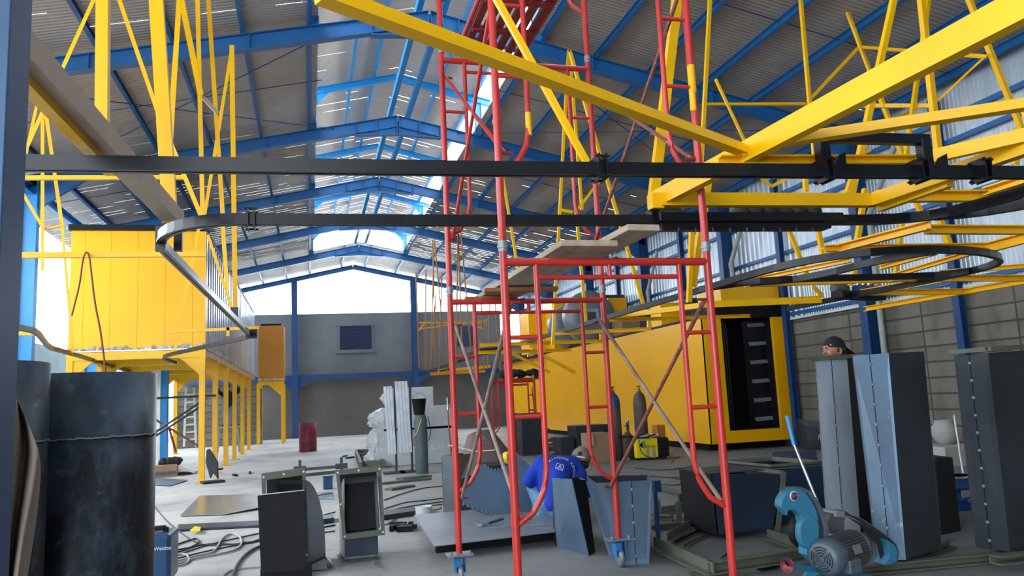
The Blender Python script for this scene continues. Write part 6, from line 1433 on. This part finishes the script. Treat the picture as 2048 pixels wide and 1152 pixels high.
blob('shirt', [(hp+V(0, 0, .02), ch, .15, .16), (ch, nk+V(0, 0, -.05), .15, .08), (sl, ch, .08, .11), (sr, ch, .08, .11), (sl, sl+V(-.04, -.02, -.24), .07, .06), (sr, sr+V(-.04, .02, -.24), .07, .06)], 'darkcloth', man2, .013)
blob('trousers', [(hp+V(0, -.09, -.02), hp+V(-.03, -.11, -.42), .10, .072), (hp+V(-.03, -.11, -.42), V(hp.x-.01, hp.y-.11, .12), .07, .06), (hp+V(0, .09, -.02), hp+V(-.03, .11, -.42), .10, .072), (hp+V(-.03, .11, -.42), V(hp.x-.01, hp.y+.11, .12), .07, .06), (hp+V(0, -.06, 0), hp+V(0, .06, 0), .13, .13)], 'jeans', man2, .013)
for s_ in (-1, 1): blob('shoe', [(V(hp.x+.0, hp.y+s_*.11, .045), V(hp.x-.17, hp.y+s_*.11, .038), .044, .038)], 'rubber', man2, .01, 2)
pr = [(.102*math.cos(t), .105*math.sin(t)) for t in [-.1+i*(PI/2+.09)/8 for i in range(9)]]; pr[-1] = (.0005, .105)
MB().lathe(hd+V(.012, 0, .035), pr, 28, (.10, 0, 1), cap=False).build('cap', 'darkcloth', man2)
MB().slab([hd+V(.09, -.06, .03), hd+V(.10, .06, .03), hd+V(.19, .05, -.035), hd+V(.19, -.05, -.035)], (0, 0, .006)).build('cap_brim', 'darkcloth', man2)
blob('hair', [(hd+V(.03, -.07, .0), hd+V(.07, -.04, -.04), .03, .035), (hd+V(.07, -.03, -.03), hd+V(.07, .05, -.03), .04, .04), (hd+V(-.01, -.082, .01), hd+V(-.01, -.082, -.01), .012, .01)], 'hair', man2, .009, 2)
for s_ in (-1, 1):
    MB().lathe(hd+V(-.089, s_*.032, .012), [(.0005, -.006), (.006, -.003), (.0065, .0), (.0005, .0035)], 14, (-1, 0, 0)).build('eye', 'cablew', man2)
    MB().lathe(hd+V(-.0925, s_*.032, .011), [(.0005, 0), (.004, .0), (.0005, .002)], 10, (-1, 0, 0)).build('iris', 'hair', man2)
    MB().tube([hd+V(-.098, s_*.015, .030), hd+V(-.096, s_*.045, .032)], .004, 6).build('eyebrow', 'hair', man2)
MB().tube([hd+V(-.098, -.018, -.062), hd+V(-.10, 0, -.060), hd+V(-.098, .018, -.062)], .005, 6).build('lips', 'reddk', man2)
tx = MB().box(hd+V(-.075, -.07, .055), (.012, .003, .008)).build('cap_mark', 'textwhite', man2)
# man on a stool far under the oven
yy3 = 27.6; s3 = lambda px, py, dy=0: at(px, py, Y=yy3+dy)
hp, hd3 = s3(457, 815), s3(455, 776); zf = s3(455, 853).z
man3 = thing('person', 'distant man in black shirt and jeans reaching up under the oven, standing on a stool', 'person', (hp.x, yy3, zf))
ch = V(hp.x, yy3, hp.z+.38); 
caps = [(hp, ch, .13, .15), (ch, hd3, .09, .06), (hd3, hd3+Z*.06, .09, .09)]
for s_ in (-1, 1):
    sh_ = ch+V(s_*.18, 0, .05); el = sh_+V(s_*.14, -.05, .08); wr = el+V(-s_*.02, -.05, .26); caps += [(ch, sh_, .09, .06), (sh_, el, .05, .04), (el, wr, .04, .028)]; hand(caps, wr, V(0, 0, 1), V(0, -1, 0), s_, .4)
    hj = hp+V(s_*.09, 0, 0); kn = V(hj.x+s_*.03, yy3-.05, (hp.z+zf)/2+.02); an = V(kn.x+s_*.02, yy3, zf+.09); caps += [(hj, kn, .09, .06), (kn, an, .055, .04), (an, an+V(0, -.14, -.05), .035, .03)]
blob('body', caps, 'skin', man3, .016)
sc_ = [(hp+Z*.05, ch, .155, .17), (ch, ch+V(0, 0, .1), .14, .09)]
for s_ in (-1, 1): sh_ = ch+V(s_*.18, 0, .05); el = sh_+V(s_*.14, -.05, .08); sc_ += [(ch, sh_, .1, .08), (sh_, el, .07, .06), (el, el+V(0, -.02, .12), .055, .05)]
blob('shirt', sc_, 'darkcloth', man3, .02)
blob('jeans', [x for s_ in (-1, 1) for x in ((hp+V(s_*.08, 0, 0), V(hp.x+s_*.12, yy3-.05, (hp.z+zf)/2+.02), .12, .085), (V(hp.x+s_*.12, yy3-.05, (hp.z+zf)/2+.02), V(hp.x+s_*.14, yy3, zf+.12), .08, .07))]+[(hp+V(-.05, 0, 0), hp+V(.05, 0, 0), .14, .14)], 'jeans', man3, .02)
for s_ in (-1, 1): blob('shoe', [(V(hp.x+s_*.14, yy3+.03, zf+.05), V(hp.x+s_*.15, yy3-.16, zf+.045), .05, .045)], 'rubber', man3, .015, 2)
blob('hair', [(hd3+Z*.05, hd3+Z*.08, .097, .09)], 'hair', man3, .016, 2)
st = thing('trestle_stool', 'trestle stool the distant man stands on under the oven', 'stool', (hp.x, yy3, 0))
MB().box((hp.x, yy3, zf-.02), (.7, .4, .04)).build('top', 'wood', st)
for sx in (-.28, .28):
    for sy in (-.15, .15): MB().bar((hp.x+sx*1.25, yy3+sy*1.4, .0), (hp.x+sx, yy3+sy, zf-.04), .035, .035, 'box', V(0, 1, 0)).build('leg', 'greysteel', st)

# ================================================================== WORLD, LIGHT
w = bpy.data.worlds.new('overcast_sky'); sc.world = w; w.use_nodes = True; nt = w.node_tree
bg = nt.nodes['Background']
tc = nt.nodes.new('ShaderNodeTexCoord'); sp = nt.nodes.new('ShaderNodeSeparateXYZ'); nt.links.new(tc.outputs['Generated'], sp.inputs[0])
rp = nt.nodes.new('ShaderNodeValToRGB'); rp.color_ramp.elements[0].position = .0; rp.color_ramp.elements[0].color = (.80, .90, 1, 1); rp.color_ramp.elements[1].position = .6; rp.color_ramp.elements[1].color = (.86, .94, 1, 1)
nt.links.new(sp.outputs[2], rp.inputs[0]); nt.links.new(rp.outputs[0], bg.inputs['Color']); bg.inputs['Strength'].default_value = 9.3
sun = bpy.data.objects.new('sun', bpy.data.lights.new('sun', 'SUN')); COL.objects.link(sun)
sun.data.energy = 1.5; sun.data.angle = .6; sun.data.color = (1, .97, .92)
sun.rotation_euler = Vector((-.75, .15, .65)).to_track_quat('Z', 'Y').to_euler()
sc.view_settings.view_transform = 'Standard'; sc.view_settings.look = 'None'; sc.view_settings.exposure = 0.0; sc.view_settings.gamma = 1
sc.view_settings.use_curve_mapping = False
sc.cycles.max_bounces = 10; sc.cycles.diffuse_bounces = 6; sc.cycles.glossy_bounces = 4; sc.cycles.transparent_max_bounces = 12
sc.cycles.use_denoising = True; sc.cycles.sample_clamp_indirect = 8
# ================================================================== SUB-PARTS UNDER THEIR PARTS
SUBS = {'blade_guard': ('round_sticker', 'sticker_disc', 'sticker_band', 'guard_boss', 'guard_rim'), 'motor_body': ('fan_cowl', 'cooling_fins', 'grille_slots', 'end_bell', 'junction_box', 'badge', 'rating_plate'),
        'hand_wheel': ('wheel_rim', 'crank_pin'), 'front_panel': ('vent_grille', 'torch_holder', 'knob'), 'body': ('hair', 'eye', 'iris', 'eyebrow', 'lips', 'shoulder', 'printed_stripe', 'rim', 'print_patch', 'bung'),
        'cap': ('cap_opening', 'cap_strap', 'cap_brim', 'cap_mark'), 'shirt': ('lettering', 'shirt_emblem'), 'column': ('base_plate',), 'side_sheet': ('seam_line', 'tack_weld'), 'flange': ('bolt_holes',),
        'louvre_panel': ('louvre',), 'housing': ('vent_slot',), 'notched': (), 'rafter': ('stiffener_plate',), 'lever': ('lever_grip',), 'sheet': ('edge_tabs',), 'motor_plate': ('motor',)}
st_ = lambda o: o.name.split('.')[0]
def mid_(o):
    n = len(o.data.vertices); v = [0.0]*(3*n); o.data.vertices.foreach_get('co', v); return Vector((sum(v[0::3])/n, sum(v[1::3])/n, sum(v[2::3])/n))
for root in [o for o in bpy.data.objects if o.parent is None and o.type == 'EMPTY']:
    ch = [c for c in bpy.data.objects if c.parent == root and c.type == 'MESH']
    mids = {c.name: mid_(c) for c in ch}
    for pn, subs in SUBS.items():
        ps = [c for c in ch if st_(c) == pn]
        if not ps: continue
        for c in ch:
            if st_(c) in subs and c.parent == root:
                c.parent = min(ps, key=lambda p: (mids[p.name]-mids[c.name]).length)
